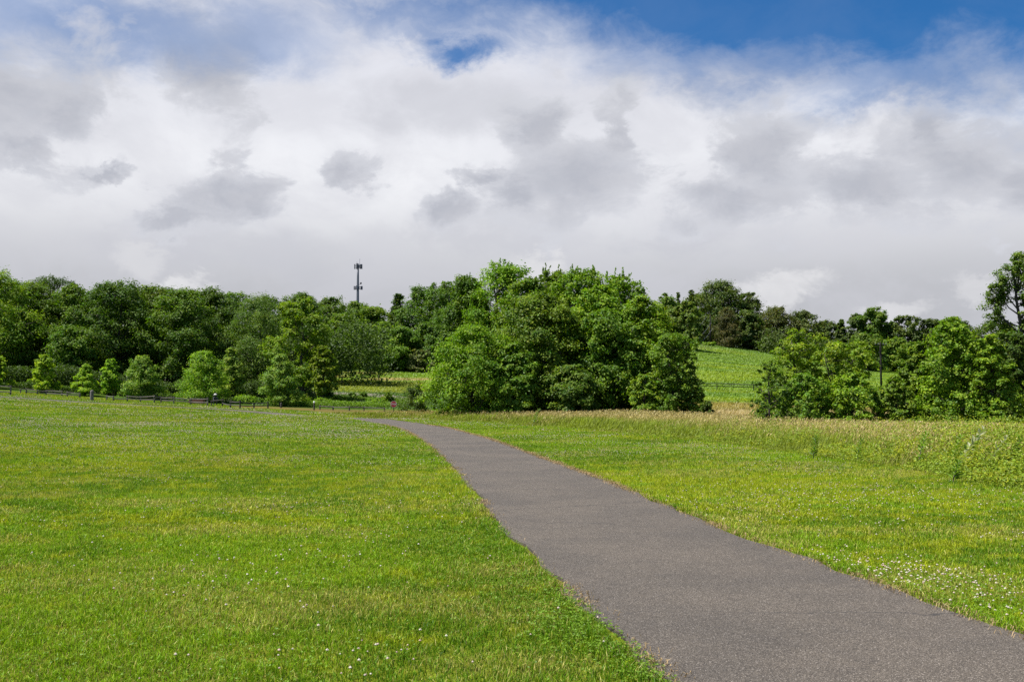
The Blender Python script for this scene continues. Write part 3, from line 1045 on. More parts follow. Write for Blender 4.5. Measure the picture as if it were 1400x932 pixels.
def make_tree(name, loc, height, radius, shape='round', base=0.12, col=(0.06, 0.115, 0.016), leaf=0.26, leaves=11000, lobes=16, lobe_r=0.34, seed=0,
              shoots=0, label='', cat='tree', group=None, lean=0.0, bark=None, flat=0.7, depth=1.0, trunk_r=None, multi=1, open_=0.0, up=0.6, split=None):
    rng = np.random.default_rng(1000 + seed)
    root = empty(name, loc)
    tag(root, label, cat, group)
    col = np.asarray(col, float) * np.array((1.78, 1.55, 0.62)) * (1 + np.array((0.045, 0.03, 0.03)) * np.clip(rng.normal(0, 1, 3), -1.3, 1.3))
    zb, zt = height * base, height
    lc, lr = [], []
    span = max(height * (1 - base), radius * 0.8)
    lobes = int(min(60, max(lobes, lobes * span / (2.0 * radius))))
    for i in range(lobes):
        t = (i + rng.uniform(0.1, 0.9)) / lobes
        rr = radius * float(profile(shape, np.array(t)))
        r_l = radius * lobe_r * rng.uniform(0.7, 1.25) * (0.5 + 0.5 * min(1, rr / (radius * 0.7)))
        ang = i * 2.399 + rng.uniform(-0.6, 0.6)
        f = max(0.0, rr - r_l * 0.6) * (rng.uniform(0.72, 1.08) if i % 4 else rng.uniform(0.1, 0.5))
        z = zb + (zt - zb) * t
        z = min(z, zt - r_l * flat * 0.95 * (1 if i < lobes - 3 else 0.9))
        z = max(z, r_l * flat * 0.45)
        lc.append((math.cos(ang) * f + lean * z, math.sin(ang) * f * depth, z))
        lr.append(r_l)
    lc, lr = np.array(lc), np.array(lr)
    wts = lr ** 2
    wts /= wts.sum()
    B = Batch()
    crown_c = np.array((lean * height * 0.5, 0, zb + (zt - zb) * 0.45))
    for c, r_l, wt in zip(lc, lr, wts):
        nl = int(leaves * 1.9 * wt)
        nc = max(5, int((r_l / max(leaf * 1.9, 0.05)) ** 2 * 2.6))
        nc = min(nc, 17)
        dirs = norm(rng.normal(0, 1, (nc, 3)) + np.array((0, 0, 0.35)))
        cc = c + dirs * (r_l * rng.uniform(0.55, 1.08, (nc, 1))) * np.array((1, 1, flat))
        rc = r_l * rng.uniform(0.24, 0.44, nc)
        tone_c = rng.uniform(0.80, 1.2, nc) * rng.uniform(0.9, 1.1)
        per = rng.integers(0, nc, nl)
        off = rng.normal(0, 0.60, (nl, 3)) * np.array((1, 1, 0.66))
        pos = cc[per] + off * rc[per][:, None]
        outw = norm(pos - c)
        big = norm(pos - crown_c)
        nrm = norm(0.45 * norm(off + 1e-6) + 0.35 * outw + 0.25 * big + np.array((0, 0, up)) + rng.normal(0, 0.45, (nl, 3)))
        ax = norm(np.cross(nrm, rng.normal(0, 1, (nl, 3))))
        k = pos[:, 2] > 0.03
        pos, nrm, ax, per = pos[k], nrm[k], ax[k], per[k]
        m = len(pos)
        cl = col * tone_c[per][:, None] * rng.uniform(0.72, 1.3, (m, 1))
        hue = rng.normal(0, 0.12, (m, 1)) + (tone_c[per][:, None] - 1) * 0.5
        cl = cl * np.concatenate([1 + hue, np.ones((m, 1)), 1 - 0.5 * hue], 1)
        V, q, C = leaf_quads(pos, ax, nrm, leaf * rng.uniform(0.6, 1.35, m), 0.62, cl)
        B.add(V, [q], [], C)
    # upright leafy shoots that roughen the outline
    for i in range(shoots):
        j = rng.integers(0, lobes)
        d = norm(rng.normal(0, 0.7, 3) + np.array((0, -0.1, 0.9)))
        p0 = lc[j] + d * lr[j] * np.array((1, 1, flat)) * 0.9
        L = rng.uniform(0.03, 0.075) * height
        m = 16
        u = rng.random(m)
        dirv = norm(np.array((rng.normal(0.12, 0.16), rng.normal(0, 0.16), 1)))
        pos = p0 + dirv * (u * L)[:, None] + rng.normal(0, leaf * 0.28, (m, 3)) * (1.1 - u)[:, None]
        ax = norm(dirv + rng.normal(0, 0.55, (m, 3)))
        nrm = norm(np.cross(ax, rng.normal(0, 1, (m, 3))))
        V, q, C = leaf_quads(pos, ax, nrm, leaf * rng.uniform(0.7, 1.2, m), 0.5, col * rng.uniform(0.8, 1.25, (m, 1)))
        B.add(V, [q], [], C)
    B.build('crown', M_LEAF, root)
    # trunk and limbs
    T = MB()
    tr = trunk_r or max(0.035, height * 0.017)
    for s in range(multi):
        a0 = rng.uniform(0, 6.28)
        ox, oy = (math.cos(a0) * tr * 2.2, math.sin(a0) * tr * 2.2) if multi > 1 else (0, 0)
        tx, ty = rng.normal(0, radius * (0.12 if multi == 1 else 0.4)), rng.normal(0, radius * (0.12 if multi == 1 else 0.3))
        hz = np.linspace(0, 1, 7)
        top = height * 0.86
        pts = np.c_[ox + tx * hz ** 1.5 + lean * hz * top + rng.normal(0, radius * 0.02, 7) * (hz > 0), oy + ty * hz ** 1.5 + rng.normal(0, radius * 0.02, 7) * (hz > 0), hz * top - 0.15 * (hz == 0)]
        T.tube(pts, tr * (1.15 - 0.95 * hz) / math.sqrt(multi) + 0.008, 7)
        for j in range(lobes):
            if j % multi != s:
                continue
            c = lc[j]
            zs = max(0.08 * height, min(top * 0.9, c[2] - np.hypot(c[0], c[1]) * rng.uniform(0.5, 0.9)))
            u = zs / top
            p0 = np.array([np.interp(u, hz, pts[:, 0]), np.interp(u, hz, pts[:, 1]), zs])
            mid = (p0 + c) / 2 + rng.normal(0, lr[j] * 0.12, 3) - np.array((0, 0, np.linalg.norm(c - p0) * 0.06))
            rb = tr * (0.16 + 0.30 * (1 - u)) / math.sqrt(multi) + 0.006
            T.tube([p0, mid, c], [rb, rb * 0.7, rb * 0.35], 5)
            for _ in range(3):
                e = c + norm(rng.normal(0, 1, 3) + np.array((0, 0, 0.3))) * lr[j] * 0.8
                T.tube([c, (c + e) / 2 + rng.normal(0, lr[j] * 0.06, 3), e], [rb * 0.4, rb * 0.28, rb * 0.12], 4, False)
    T.build('trunk', bark or M_BARK, root, True)
    return root


def tree_px(px, top, wpx, Y, **k):
    """a tree at depth Y whose crown is centred at px, tops out at the sight line of row top and is wpx wide in the photograph"""
    p = at(px, top, Y)
    z0 = float(terrain(p[0], Y))
    return make_tree(k.pop('name', 'broadleaf_tree'), (p[0], Y, z0), p[2] - z0, wpx / 2 / F_PX * Y, **k)


GREEN = (0.075, 0.14, 0.015)
FRESH = (0.1, 0.185, 0.016)
YELLOW = (0.112, 0.182, 0.016)
DARK = (0.045, 0.085, 0.015)
GREY = (0.08, 0.135, 0.034)
DEEP = (0.058, 0.112, 0.015)
G_LEFT = 'trees of the wood behind the fence'
G_MID = 'trees of the wood above the left hillside'
G_CLUMP = 'trees of the big thicket in the middle'
G_HILL = 'trees along the far hill'
G_RIGHT = 'trees of the hedgerow behind the meadow'
G_YOUNG = 'young trees along the fence'

s = 0
# the wood on the left --------------------------------------------------------
for (px, top, w, Y, shape, col, lab, kw) in (
    (-8, 371, 125, 128, 'mound', FRESH, 'bright green oak at the left picture edge, tallest of the left wood', dict(base=0.10)),
    (46, 388, 80, 134, 'round', GREEN, 'mid green tree right of the tallest oak at the left edge', dict(base=0.08)),
    (68, 379, 62, 172, 'vase', DARK, 'dark wispy crown poking up behind the left wood', dict(base=0.3, leaves=6000)),
    (100, 391, 82, 132, 'mound', GREEN, 'yellowish mid green tree behind the gap between the first two saplings', dict(base=0.08)),
    (158, 386, 92, 130, 'round', DEEP, 'broad deep green tree behind the thick wooden bollard', dict(base=0.08)),
    (205, 392, 80, 136, 'round', GREEN, 'rounded tree behind the broad sapling with pale leaves', dict(base=0.08)),
    (248, 396, 84, 129, 'round', GREEN, 'mid green tree left of the largest sapling', dict(base=0.08)),
    (292, 398, 74, 137, 'vase', DEEP, 'dark green tree standing straight behind the two largest saplings', dict(base=0.10)),
    (322, 401, 44, 146, 'vase', GREEN, 'small open crown on the skyline between two fuller trees of the left wood', dict(base=0.4, leaves=3200)),
    (352, 405, 96, 130, 'mound', GREY, 'grey-green finely leaved tree left of the yellow-green locust', dict(base=0.06, leaf=0.2, leaves=16000)),
    (415, 409, 92, 122, 'round', YELLOW, 'yellow-green open tree with dark trunk at the right end of the left wood', dict(base=0.16, leaves=11000, lobes=20, lobe_r=0.27)),
    (412, 401, 70, 185, 'mound', DEEP, 'dark domed crown just visible above the yellow-green tree', dict(base=0.2)),
    (442, 474, 34, 118, 'round', YELLOW, 'low yellow-green tree leaning out over the garden', dict(base=0.2, leaves=5000)),
    (132, 398, 60, 168, 'vase', DEEP, 'back row tree between the deep green and yellowish trees', dict(base=0.25, leaves=6000)),
    (232, 395, 70, 170, 'vase', DEEP, 'back row tree filling the skyline left of the largest sapling', dict(base=0.25, leaves=6000)),
    (18, 385, 70, 165, 'round', DEEP, 'back row tree behind the two trees at the left edge', dict(base=0.25, leaves=6000)),
    (275, 399, 60, 172, 'round', DEEP, 'back row tree above the gap between the two largest saplings', dict(base=0.25, leaves=6000)),
    (365, 407, 60, 172, 'round', DEEP, 'back row tree above the grey-green tree', dict(base=0.25, leaves=6000)),
    (98, 446, 62, 125, 'round', GREEN, 'lower mid green tree at the front of the wood behind the two leftmost whole saplings', dict(base=0.15, leaves=6500)),
):
    s += 1
    a = dict(leaf=0.29, leaves=15000, lobes=32, lobe_r=0.35)
    w *= 1.22
    a.update(kw)
    tree_px(px, top, w, Y, shape=shape, col=np.array(col) * 0.88, label=lab, group=G_LEFT, seed=s, **a)

# the wood above the left hillside -------------------------------------------
for (px, top, w, Y, shape, col, lab, kw) in (
    (452, 408, 62, 205, 'round', DEEP, 'domed tree left of the cell tower foot', {}),
    (487, 412, 58, 215, 'mound', DEEP, 'dark crown hiding the foot of the cell tower', {}),
    (472, 430, 66, 196, 'mound', GREEN, 'middle row tree below and left of the cell tower', {}),
    (512, 420, 50, 205, 'round', GREEN, 'pale topped tree right of the cell tower', {}),
    (545, 402, 46, 210, 'cone', DARK, 'dark pointed tree right of the cell tower', dict(base=0.15)),
    (576, 393, 62, 205, 'round', DEEP, 'dense dark tree left of the thicket, on the wood edge', {}),
    (606, 385, 66, 200, 'round', DEEP, 'tall dense tree of the hillside wood right against the thicket', {}),
    (640, 385, 70, 200, 'round', DEEP, 'hillside tree half hidden behind the tall thicket', {}),
    (497, 446, 62, 191, 'mound', GREY, 'pale grey-green rounded bush tree at the hillside wood edge', dict(leaf=0.24, base=0.03)),
    (462, 462, 46, 190, 'mound', GREEN, 'low rounded tree at the left end of the hillside wood edge', dict(base=0.03)),
    (524, 440, 40, 193, 'round', YELLOW, 'yellow tinted tree in the middle of the hillside wood', {}),
    (550, 448, 58, 190, 'mound', GREEN, 'rounded tree with light top at the hillside wood edge', dict(base=0.03)),
    (590, 440, 66, 192, 'mound', DEEP, 'dark hillside tree beside the left shoulder of the thicket', dict(base=0.05)),
    (575, 478, 34, 187, 'mound', (0.085, 0.125, 0.055), 'small silvery leaved tree at the foot of the hillside wood', dict(base=0.03, leaves=5000)),
    (515, 478, 36, 187, 'mound', GREY, 'small bushy tree at the foot of the hillside wood', dict(base=0.03, leaves=5000)),
):
    s += 1
    a = dict(leaf=0.42, leaves=9500, lobes=28, lobe_r=0.37, base=0.04)
    w *= 1.18
    a.update(kw)
    tree_px(px, top, w, Y, shape=shape, col=col, label=lab, group=G_MID, seed=s, **a)

# the thicket in the middle ----------------------------------------------------
for (px, top, w, Y, shape, col, lab, kw) in (
    (690, 363, 118, 96, 'round', FRESH, 'tallest tree of the thicket, with spiky shoots on top', dict(shoots=150)),
    (640, 380, 84, 98, 'round', DEEP, 'dark tree at the upper left shoulder of the thicket', dict(shoots=90)),
    (752, 371, 96, 95, 'round', GREEN, 'mid green tree between the two spiky tops of the thicket', dict(shoots=80)),
    (795, 371, 108, 92, 'round', FRESH, 'fresh green tree right of the middle of the thicket', dict(shoots=110)),
    (846, 379, 106, 90, 'round', FRESH, 'bright tree on the upper right shoulder of the thicket', dict(shoots=150)),
    (722, 381, 112, 91, 'mound', GREEN, 'dense tree filling the thicket between its tallest and its middle top', dict(base=0.05)),
    (818, 392, 116, 87, 'mound', FRESH, 'dense rounded tree below the upper right shoulder of the thicket', dict(base=0.05)),
    (742, 402, 136, 84, 'mound', (0.074, 0.140, 0.016), 'broad dull green tree at the middle front of the thicket', dict(base=0.05, leaves=19000)),
    (826, 425, 116, 83, 'mound', GREEN, 'deep shaded tree at the front right of the thicket', dict(base=0.05)),
    (876, 406, 104, 84, 'mound', FRESH, 'bright leafed tree on the right flank of the thicket', dict(base=0.05)),
    (648, 446, 136, 81, 'mound', FRESH, 'low bright green rounded tree on the left flank of the thicket', dict(base=0.02, shoots=80, leaf=0.2)),
    (702, 470, 80, 80, 'mound', GREEN, 'low leafy tree at the foot of the thicket, left of its middle', dict(base=0.02)),
    (920, 456, 66, 78, 'column', GREEN, 'narrow vine-draped tree at the right end of the thicket', dict(base=0.03, shoots=40, leaf=0.2, leaves=9000)),
    (880, 512, 46, 78, 'mound', FRESH, 'small light green tree at the foot of the right flank', dict(base=0.02, leaves=5000, leaf=0.18)),
    (945, 505, 34, 77, 'mound', GREEN, 'low leafy growth leaning right from the vine-draped tree', dict(base=0.02, leaves=4000, leaf=0.18)),
    (780, 500, 80, 79, 'mound', DEEP, 'dark undergrowth tree in the shaded middle foot of the thicket', dict(base=0.02)),
):
    s += 1
    a = dict(leaf=0.25, leaves=17000, lobes=36, lobe_r=0.32, base=0.04)
    w *= 1.12
    a.update(kw)
    tree_px(px, top, w, Y, shape=shape, col=col, label=lab, group=G_CLUMP, seed=s, **a)

# far hill on the right --------------------------------------------------------
HAZE_DARK = (0.05, 0.082, 0.024)  # far-hill leaf green, greyed so distance haze sits in the colour
for (px, top, w, Y, shape, col, lab, kw) in (
    (910, 403, 56, 262, 'mound', (0.085, 0.135, 0.035), 'pale green soft crowned tree just right of the thicket top', dict(base=0.05)),
    (938, 412, 44, 256, 'mound', (0.078, 0.128, 0.030), 'second pale green tree, beside the far road', dict(base=0.05)),
    (984, 386, 82, 322, 'mound', HAZE_DARK, 'highest dark dome of trees on the far hill', dict(base=0.05, leaves=12000)),
    (1022, 400, 56, 325, 'mound', HAZE_DARK, 'dark tree stepping down right of the highest dome', {}),
    (945, 397, 22, 330, 'cone', DARK, 'small pointed conifer on the far hill skyline', dict(base=0.1, leaves=2500, name='conifer_tree', cat='conifer')),
    (927, 400, 18, 330, 'cone', DARK, 'smaller left one of two skyline conifers above the pale green trees', dict(base=0.1, leaves=2000, name='conifer_tree', cat='conifer')),
    (956, 402, 50, 335, 'round', HAZE_DARK, 'dark tree between the skyline conifers and the highest dome', {}),
    (994, 421, 44, 304, 'ovate', (0.058, 0.062, 0.032), 'brownish pyramid-shaped tree at the top of the bright field', dict(base=0.03, leaf=0.36)),
    (1022, 425, 34, 308, 'column', HAZE_DARK, 'slim dark tree touching the brownish pyramid tree', {}),
    (1060, 421, 72, 312, 'mound', (0.050, 0.070, 0.022), 'wide olive green crown right of the brownish tree', {}),
    (1096, 427, 64, 310, 'mound', HAZE_DARK, 'rounded dark tree sloping down at the right end of the dome row', {}),
    (1128, 440, 44, 308, 'mound', HAZE_DARK, 'last low tree of the dome row', {}),
    (1150, 437, 22, 300, 'ovate', DARK, 'small dark pointed tree in the dip of the skyline', {}),
    (1172, 430, 34, 296, 'round', HAZE_DARK, 'dark tree left of the umbrella crown', {}),
    (1195, 423, 42, 290, 'vase', DEEP, 'umbrella crowned tree rising above the far wood', dict(base=0.35)),
    (1218, 440, 26, 288, 'column', DARK, 'narrow dark tree right of the umbrella crown', {}),
    (1240, 432, 54, 285, 'round', HAZE_DARK, 'broad tree of the far wood behind the utility pole', {}),
    (1180, 455, 60, 262, 'mound', DEEP, 'nearer green tree of the far wood left of the utility pole', {}),
    (1228, 462, 50, 270, 'mound', GREEN, 'nearer pale green tree of the far wood right of the utility pole', {}),
    (1275, 436, 56, 285, 'round', HAZE_DARK, 'far wood tree left of the near tall hedgerow tree', {}),
    (1310, 438, 60, 285, 'round', HAZE_DARK, 'far wood tree behind the full hedgerow tree', {}),
    (1360, 440, 80, 285, 'round', HAZE_DARK, 'far wood tree behind the tall tree at the right picture edge', {}),
    (1048, 462, 22, 303, 'mound', DEEP, 'low bush tree on the upper border of the bright field', dict(leaves=2500)),
    (1072, 466, 30, 300, 'mound', GREEN, 'low tree at the right end of the field border', dict(leaves=3000)),
    (968, 470, 18, 296, 'mound', FRESH, 'light green bush beside the far road', dict(leaves=2000, name='roadside_bush', cat='bush')),
):
    s += 1
    a = dict(leaf=0.60, leaves=7000, lobes=24, lobe_r=0.37, base=0.02, group=G_HILL)
    w *= 1.12
    a.update(kw)
    tree_px(px, top, w, Y, shape=shape, col=col, label=lab, seed=s, **a)

# hedgerow behind the meadow -----------------------------------------------
for (px, top, w, Y, shape, col, lab, kw) in (
    (1050, 495, 50, 46, 'round', DEEP, 'small sparse dark sapling at the left end of the hedgerow', dict(base=0.12, leaves=2300, leaf=0.10, lobes=16, lobe_r=0.24)),
    (1092, 449, 112, 49, 'mound', YELLOW, 'open yellow-green tree with a tall pale top, second in the hedgerow', dict(base=0.15, leaves=6500, lobes=30, lobe_r=0.25, up=0.35)),
    (1150, 468, 104, 48, 'vase', YELLOW, 'yellow-green tree with leaning dark trunks showing through', dict(base=0.26, leaves=7500, lobes=30, lobe_r=0.24, multi=3, up=0.35)),
    (1256, 470, 66, 48, 'mound', GREEN, 'mid green tree just right of the utility pole', dict(base=0.08)),
    (1302, 434, 106, 46, 'mound', FRESH, 'full bright green tree, largest of the hedgerow', dict(base=0.08, leaves=15000)),
    (1352, 458, 72, 45, 'mound', FRESH, 'bright bushy tree under the tall tree at the right edge', dict(base=0.05)),
    (1402, 345, 116, 52, 'round', DEEP, 'tall tree at the right picture edge with sky between its boughs', dict(base=0.16, leaves=23000, lobes=52, lobe_r=0.24)),
    (1390, 455, 70, 48, 'mound', DARK, 'dark dense tree in the lower right corner of the hedgerow', dict(base=0.02)),
    (1103, 512, 84, 46, 'mound', GREEN, 'low tree below the open yellow-green one', dict(base=0.02, leaves=4200)),
    (1166, 510, 84, 45.5, 'mound', FRESH, 'low leafy tree below the leaning trunks', dict(base=0.02, leaves=5500)),
    (1224, 514, 66, 45.5, 'mound', GREEN, 'low dense tree below the utility pole', dict(base=0.02, leaves=5500)),
):
    s += 1
    a = dict(leaf=0.122, leaves=15500, lobes=40, lobe_r=0.30, base=0.03, flat=0.85)
    a.update(kw)
    tree_px(px, top, w, Y, shape=shape, col=np.array(col) * 1.05, label=lab, group=G_RIGHT, seed=s, **a)

# young trees by the fence -----------------------------------------------------
for (px, top, w, Y, col, lab) in (
    (-2, 487, 34, 112, YELLOW, 'sapling cut by the left picture edge'),
    (60, 485, 36, 112, YELLOW, 'slim yellow-green sapling behind the left fence rails'),
    (118, 499, 34, 111, YELLOW, 'smallest round yellowish sapling, left of the thick bollard'),
    (151, 491, 28, 115, FRESH, 'narrow darker sapling right of the thick bollard'),
    (195, 487, 56, 112, GREY, 'broad pale leaved sapling between the narrow one and the largest'),
    (279, 480, 70, 112, GREEN, 'largest bright green sapling, behind the person in the white hat'),
    (316, 476, 38, 118, GREY, 'taller grey-green sapling right behind the largest one'),
    (384, 485, 54, 111, GREY, 'pale layered sapling at the right end of the fence'),
):
    s += 1
    tree_px(px, top, w * 1.22, Y, shape='ovate', col=np.array(col) * 1.5, label=lab, group=G_YOUNG, seed=s, base=0.07, leaf=0.19, leaves=7500, lobes=30, lobe_r=0.33, flat=0.45,
            name='young_tree', cat='young tree', bark=M_TWIG, trunk_r=0.06)

# shrubs ------------------------------------------------------------------------
for (px, top, w, Y, col, nm, cat, lab, grp) in (
    (568, 527, 44, 106, DARK, 'dark_shrub', 'shrub', 'dark shrub at the left foot of the thicket, behind the stop sign', None),
    (967, 548, 20, 70, DARK, 'round_shrub', 'shrub', 'small dark round shrub at the right foot of the thicket', None),
    (408, 540, 34, 115, YELLOW, 'garden_shrub', 'garden shrub', 'bright green shrub under the pale layered sapling', 'garden shrubs'),
    (440, 545, 30, 116, FRESH, 'garden_shrub', 'garden shrub', 'fresh green shrub right of the post with white cap', 'garden shrubs'),
    (463, 541, 24, 120, YELLOW, 'garden_shrub', 'garden shrub', 'yellowish rounded shrub in the middle of the garden', 'garden shrubs'),
    (484, 538, 16, 126, GREEN, 'garden_shrub', 'garden shrub', 'upright dark green shrub in front of the gravel road', 'garden shrubs'),
    (497, 536, 14, 127, GREEN, 'garden_shrub', 'garden shrub', 'upright shrub at the right end of the gravel road', 'garden shrubs'),
    (512, 545, 36, 117, FRESH, 'garden_shrub', 'garden shrub', 'bright shrub left of the red sign', 'garden shrubs'),
    (530, 538, 20, 120, GREEN, 'garden_shrub', 'garden shrub', 'dark shrub above and left of the red sign', 'garden shrubs'),
    (487, 549, 22, 115, YELLOW, 'garden_shrub', 'garden shrub', 'low yellow-green shrub by the raised timber beds', 'garden shrubs'),
    (445, 533, 22, 124, DEEP, 'garden_shrub', 'garden shrub', 'dark shrub beside the picnic table', 'garden shrubs'),
    (340, 544, 34, 114, FRESH, 'garden_shrub', 'garden shrub', 'low light green shrub behind the fence between two saplings', 'garden shrubs'),
):
    s += 1
    tree_px(px, top, w, Y, shape='mound', col=np.array(col) * 1.05, label=lab, group=grp, seed=s, base=0.02, leaf=0.17, leaves=2600, lobes=10, lobe_r=0.48, name=nm, cat=cat, multi=3, trunk_r=0.04)


def build_undergrowth():
    """dim leafy mass between and behind the trunks of the woods, where no single plant can be told apart"""
    rng = np.random.default_rng(17)
    B = Batch()

    def strip(p0, p1, width, hmin, hmax, n, leaf, col):
        u = rng.random(n)
        X = p0[0] + (p1[0] - p0[0]) * u + rng.uniform(-0.4, 0.4, n) * width
        Y = p0[1] + (p1[1] - p0[1]) * u + rng.uniform(0, width * 2, n)
        top = hmin + (hmax - hmin) * fbm(X / 3.5, Y / 3.5, 131, 2)
        z = terrain(X, Y) + rng.random(n) ** 0.8 * top
        nn = norm(rng.normal(0, 0.7, (n, 3)) + np.array((0, -0.3, 0.8)))
        ax = norm(np.cross(nn, rng.normal(0, 1, (n, 3))))
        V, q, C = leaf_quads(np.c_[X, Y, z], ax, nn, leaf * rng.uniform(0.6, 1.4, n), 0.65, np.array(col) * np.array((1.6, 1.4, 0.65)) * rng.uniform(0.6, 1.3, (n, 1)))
        B.add(V, [q], [], C)
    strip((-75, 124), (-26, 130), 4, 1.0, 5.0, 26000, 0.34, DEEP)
    strip((-72, 118), (-30, 121), 1.6, 0.6, 3.2, 30000, 0.24, DARK)  # dark leaf colour stands in for shade under the wood's edge
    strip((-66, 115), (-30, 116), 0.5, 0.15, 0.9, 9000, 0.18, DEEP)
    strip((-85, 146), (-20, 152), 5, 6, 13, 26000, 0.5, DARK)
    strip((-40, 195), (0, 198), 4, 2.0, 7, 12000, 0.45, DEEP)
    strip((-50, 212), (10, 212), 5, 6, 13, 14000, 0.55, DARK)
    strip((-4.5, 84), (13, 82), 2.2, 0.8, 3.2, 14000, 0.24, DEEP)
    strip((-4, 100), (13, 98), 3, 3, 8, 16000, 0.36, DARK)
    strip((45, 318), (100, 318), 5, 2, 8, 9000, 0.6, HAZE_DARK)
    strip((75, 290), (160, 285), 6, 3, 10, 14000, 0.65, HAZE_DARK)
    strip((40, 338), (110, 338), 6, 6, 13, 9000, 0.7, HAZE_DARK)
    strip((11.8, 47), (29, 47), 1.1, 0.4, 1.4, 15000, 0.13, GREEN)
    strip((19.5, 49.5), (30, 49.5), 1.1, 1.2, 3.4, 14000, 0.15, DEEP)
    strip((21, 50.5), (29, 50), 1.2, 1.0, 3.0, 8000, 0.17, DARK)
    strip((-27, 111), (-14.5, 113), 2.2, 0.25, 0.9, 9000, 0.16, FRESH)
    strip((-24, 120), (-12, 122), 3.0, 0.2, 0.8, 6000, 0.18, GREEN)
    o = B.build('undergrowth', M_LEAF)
    tag(o, 'dim leafy undergrowth between the trunks of the woods', 'undergrowth', kind='stuff')


build_undergrowth()

# meadow plants one can tell apart -------------------------------------------
def weed(px, py, Y, h, lean, col, label, n_leaf=30, leaf=0.11, under=None, seed=0, group=None):
    rng = np.random.default_rng(3000 + seed)
    p = at(px, py, Y)
    col = np.array(col) * np.array((2.0, 1.8, 0.75))
    z0 = float(terrain(p[0], Y))
    root = empty('leafy_weed', (p[0], Y, z0))
    tag(root, label, 'weed', group)
    T = MB()
    hz = np.linspace(0, 1, 6)
    stem = np.c_[lean * h * hz ** 1.6, 0 * hz, h * hz * (1 - 0.18 * lean)]
    T.tube(stem, 0.012 - 0.008 * hz, 5)
    T.build('stem', M_TWIG, root)
    u = np.linspace(0.15, 1, n_leaf)
    c = np.c_[np.interp(u, hz, stem[:, 0]), np.interp(u, hz, stem[:, 1]), np.interp(u, hz, stem[:, 2])]
    ang = np.arange(n_leaf) * 2.4
    d = np.c_[np.cos(ang) + lean * 1.6, np.sin(ang) * 0.8, 0.35 + 0.5 * u - 0.3 * lean]
    d = norm(d)
    L = leaf * (1.25 - 0.6 * u) * rng.uniform(0.8, 1.2, n_leaf)
    nn = norm(np.cross(d, np.cross(np.array((0, 0, 1.0)), d)) + rng.normal(0, 0.25, (n_leaf, 3)))
    nn = norm(nn - d * (nn * d).sum(1, keepdims=True))
    cc = np.array(col) * rng.uniform(0.8, 1.2, (n_leaf, 1))
    if under is not None:
        fl = rng.random(n_leaf) < 0.55
        cc = np.where(fl[:, None], np.array(under), cc)
    V, q, C = leaf_quads(c + d * (L * 0.5)[:, None], d, nn, L, 0.42, cc)
    B = Batch()
    B.add(V, [q], [], C)
    B.build('leaf', M_LEAF, root)


weed(1312, 640, 22.0, 1.0, 0.55, (0.06, 0.11, 0.03), 'tall weed bent right by the wind, its silvery leaf undersides showing', 44, 0.20, (0.40, 0.41, 0.22), 1)
weed(1350, 640, 21.0, 0.92, 0.5, (0.09, 0.14, 0.04), 'smaller wind-bent silvery weed right of the tall one', 30, 0.15, (0.40, 0.41, 0.22), 2)
weed(1112, 625, 27, 0.62, 0.15, (0.05, 0.10, 0.018), 'dark green upright weed at the meadow front, leftmost of the pair', 36, 0.15, None, 3)
weed(1172, 620, 26, 0.60, 0.2, (0.075, 0.13, 0.018), 'dark green bushy weed right of the upright one', 36, 0.14, None, 4)
weed(1255, 622, 23, 0.85, 0.25, (0.085, 0.165, 0.02), 'leafy weed standing above the tan grass left of the wind-bent weeds', 36, 0.15, None, 5)
weed(1300, 618, 22.5, 0.80, 0.3, (0.095, 0.17, 0.02), 'bright leafy weed just behind the tall wind-bent one', 36, 0.15, None, 6)
weed(1385, 622, 21, 0.80, 0.2, (0.06, 0.12, 0.018), 'dark leafy weed at the right picture edge of the meadow', 36, 0.16, None, 7)
weed(1303, 660, 19.0, 0.42, 0.3, (0.07, 0.13, 0.025), 'low broad leaved weed at the meadow foot below the wind-bent weeds', 30, 0.16, None, 8)
weed(730, 583, 60, 1.0, 0.3, (0.06, 0.11, 0.02), 'dark stalk of weed in the meadow before the thicket', 24, 0.26, None, 9)
weed(1004, 590, 42, 0.75, 0.2, (0.09, 0.11, 0.05), 'greyish feathery weed in the tan grass left of the hedgerow', 36, 0.16, None, 10)


# ------------------------------------------------------------------ fences and posts
def gp(px, Y):
    x = (px - CX) / F_PX * Y
    return np.array((x, Y, float(terrain(x, Y))))


def rail_fence(label, posts, heights, rails=(0.82, 0.42), mat=None, thick=0.11, seed=0, gaps=(), name='split_rail_fence', pw=0.15):
    rng = np.random.default_rng(500 + seed)
    mat = mat or M_WOOD
    P = [gp(px, Y) for px, Y in posts]
    c = P[0]
    root = empty(name, c)
    tag(root, label, 'fence')
    for p, h in zip(P, heights):
        m = MB()
        q = p - c
        m.box((q[0], q[1], q[2] + h / 2 - 0.1), (pw, pw * 0.85, h + 0.2), rng.uniform(-0.3, 0.3), rng.uniform(0.82, 0.95), 0.03)
        m.build('post', mat, root)
    for i in range(len(P) - 1):
        for r in rails:
            if (i, r) in gaps:
                continue
            a, b = P[i] - c, P[i + 1] - c
            dirv = (b - a) / np.linalg.norm(b - a)
            za, zb = heights[i] * r + rng.normal(0, 0.02), heights[i + 1] * r + rng.normal(0, 0.02)
            a2, b2 = a + np.array((0, -0.04, za)) - dirv * 0.1, b + np.array((0, -0.04, zb)) + dirv * 0.1
            mid = (a2 + b2) / 2 + np.array((0, 0, -0.02 + rng.normal(0, 0.015)))
            m = MB()
            m.tube([a2, mid, b2], [thick * 0.42, thick * 0.55, thick * 0.42], 6)
            m.build('rail', mat, root)
    return root


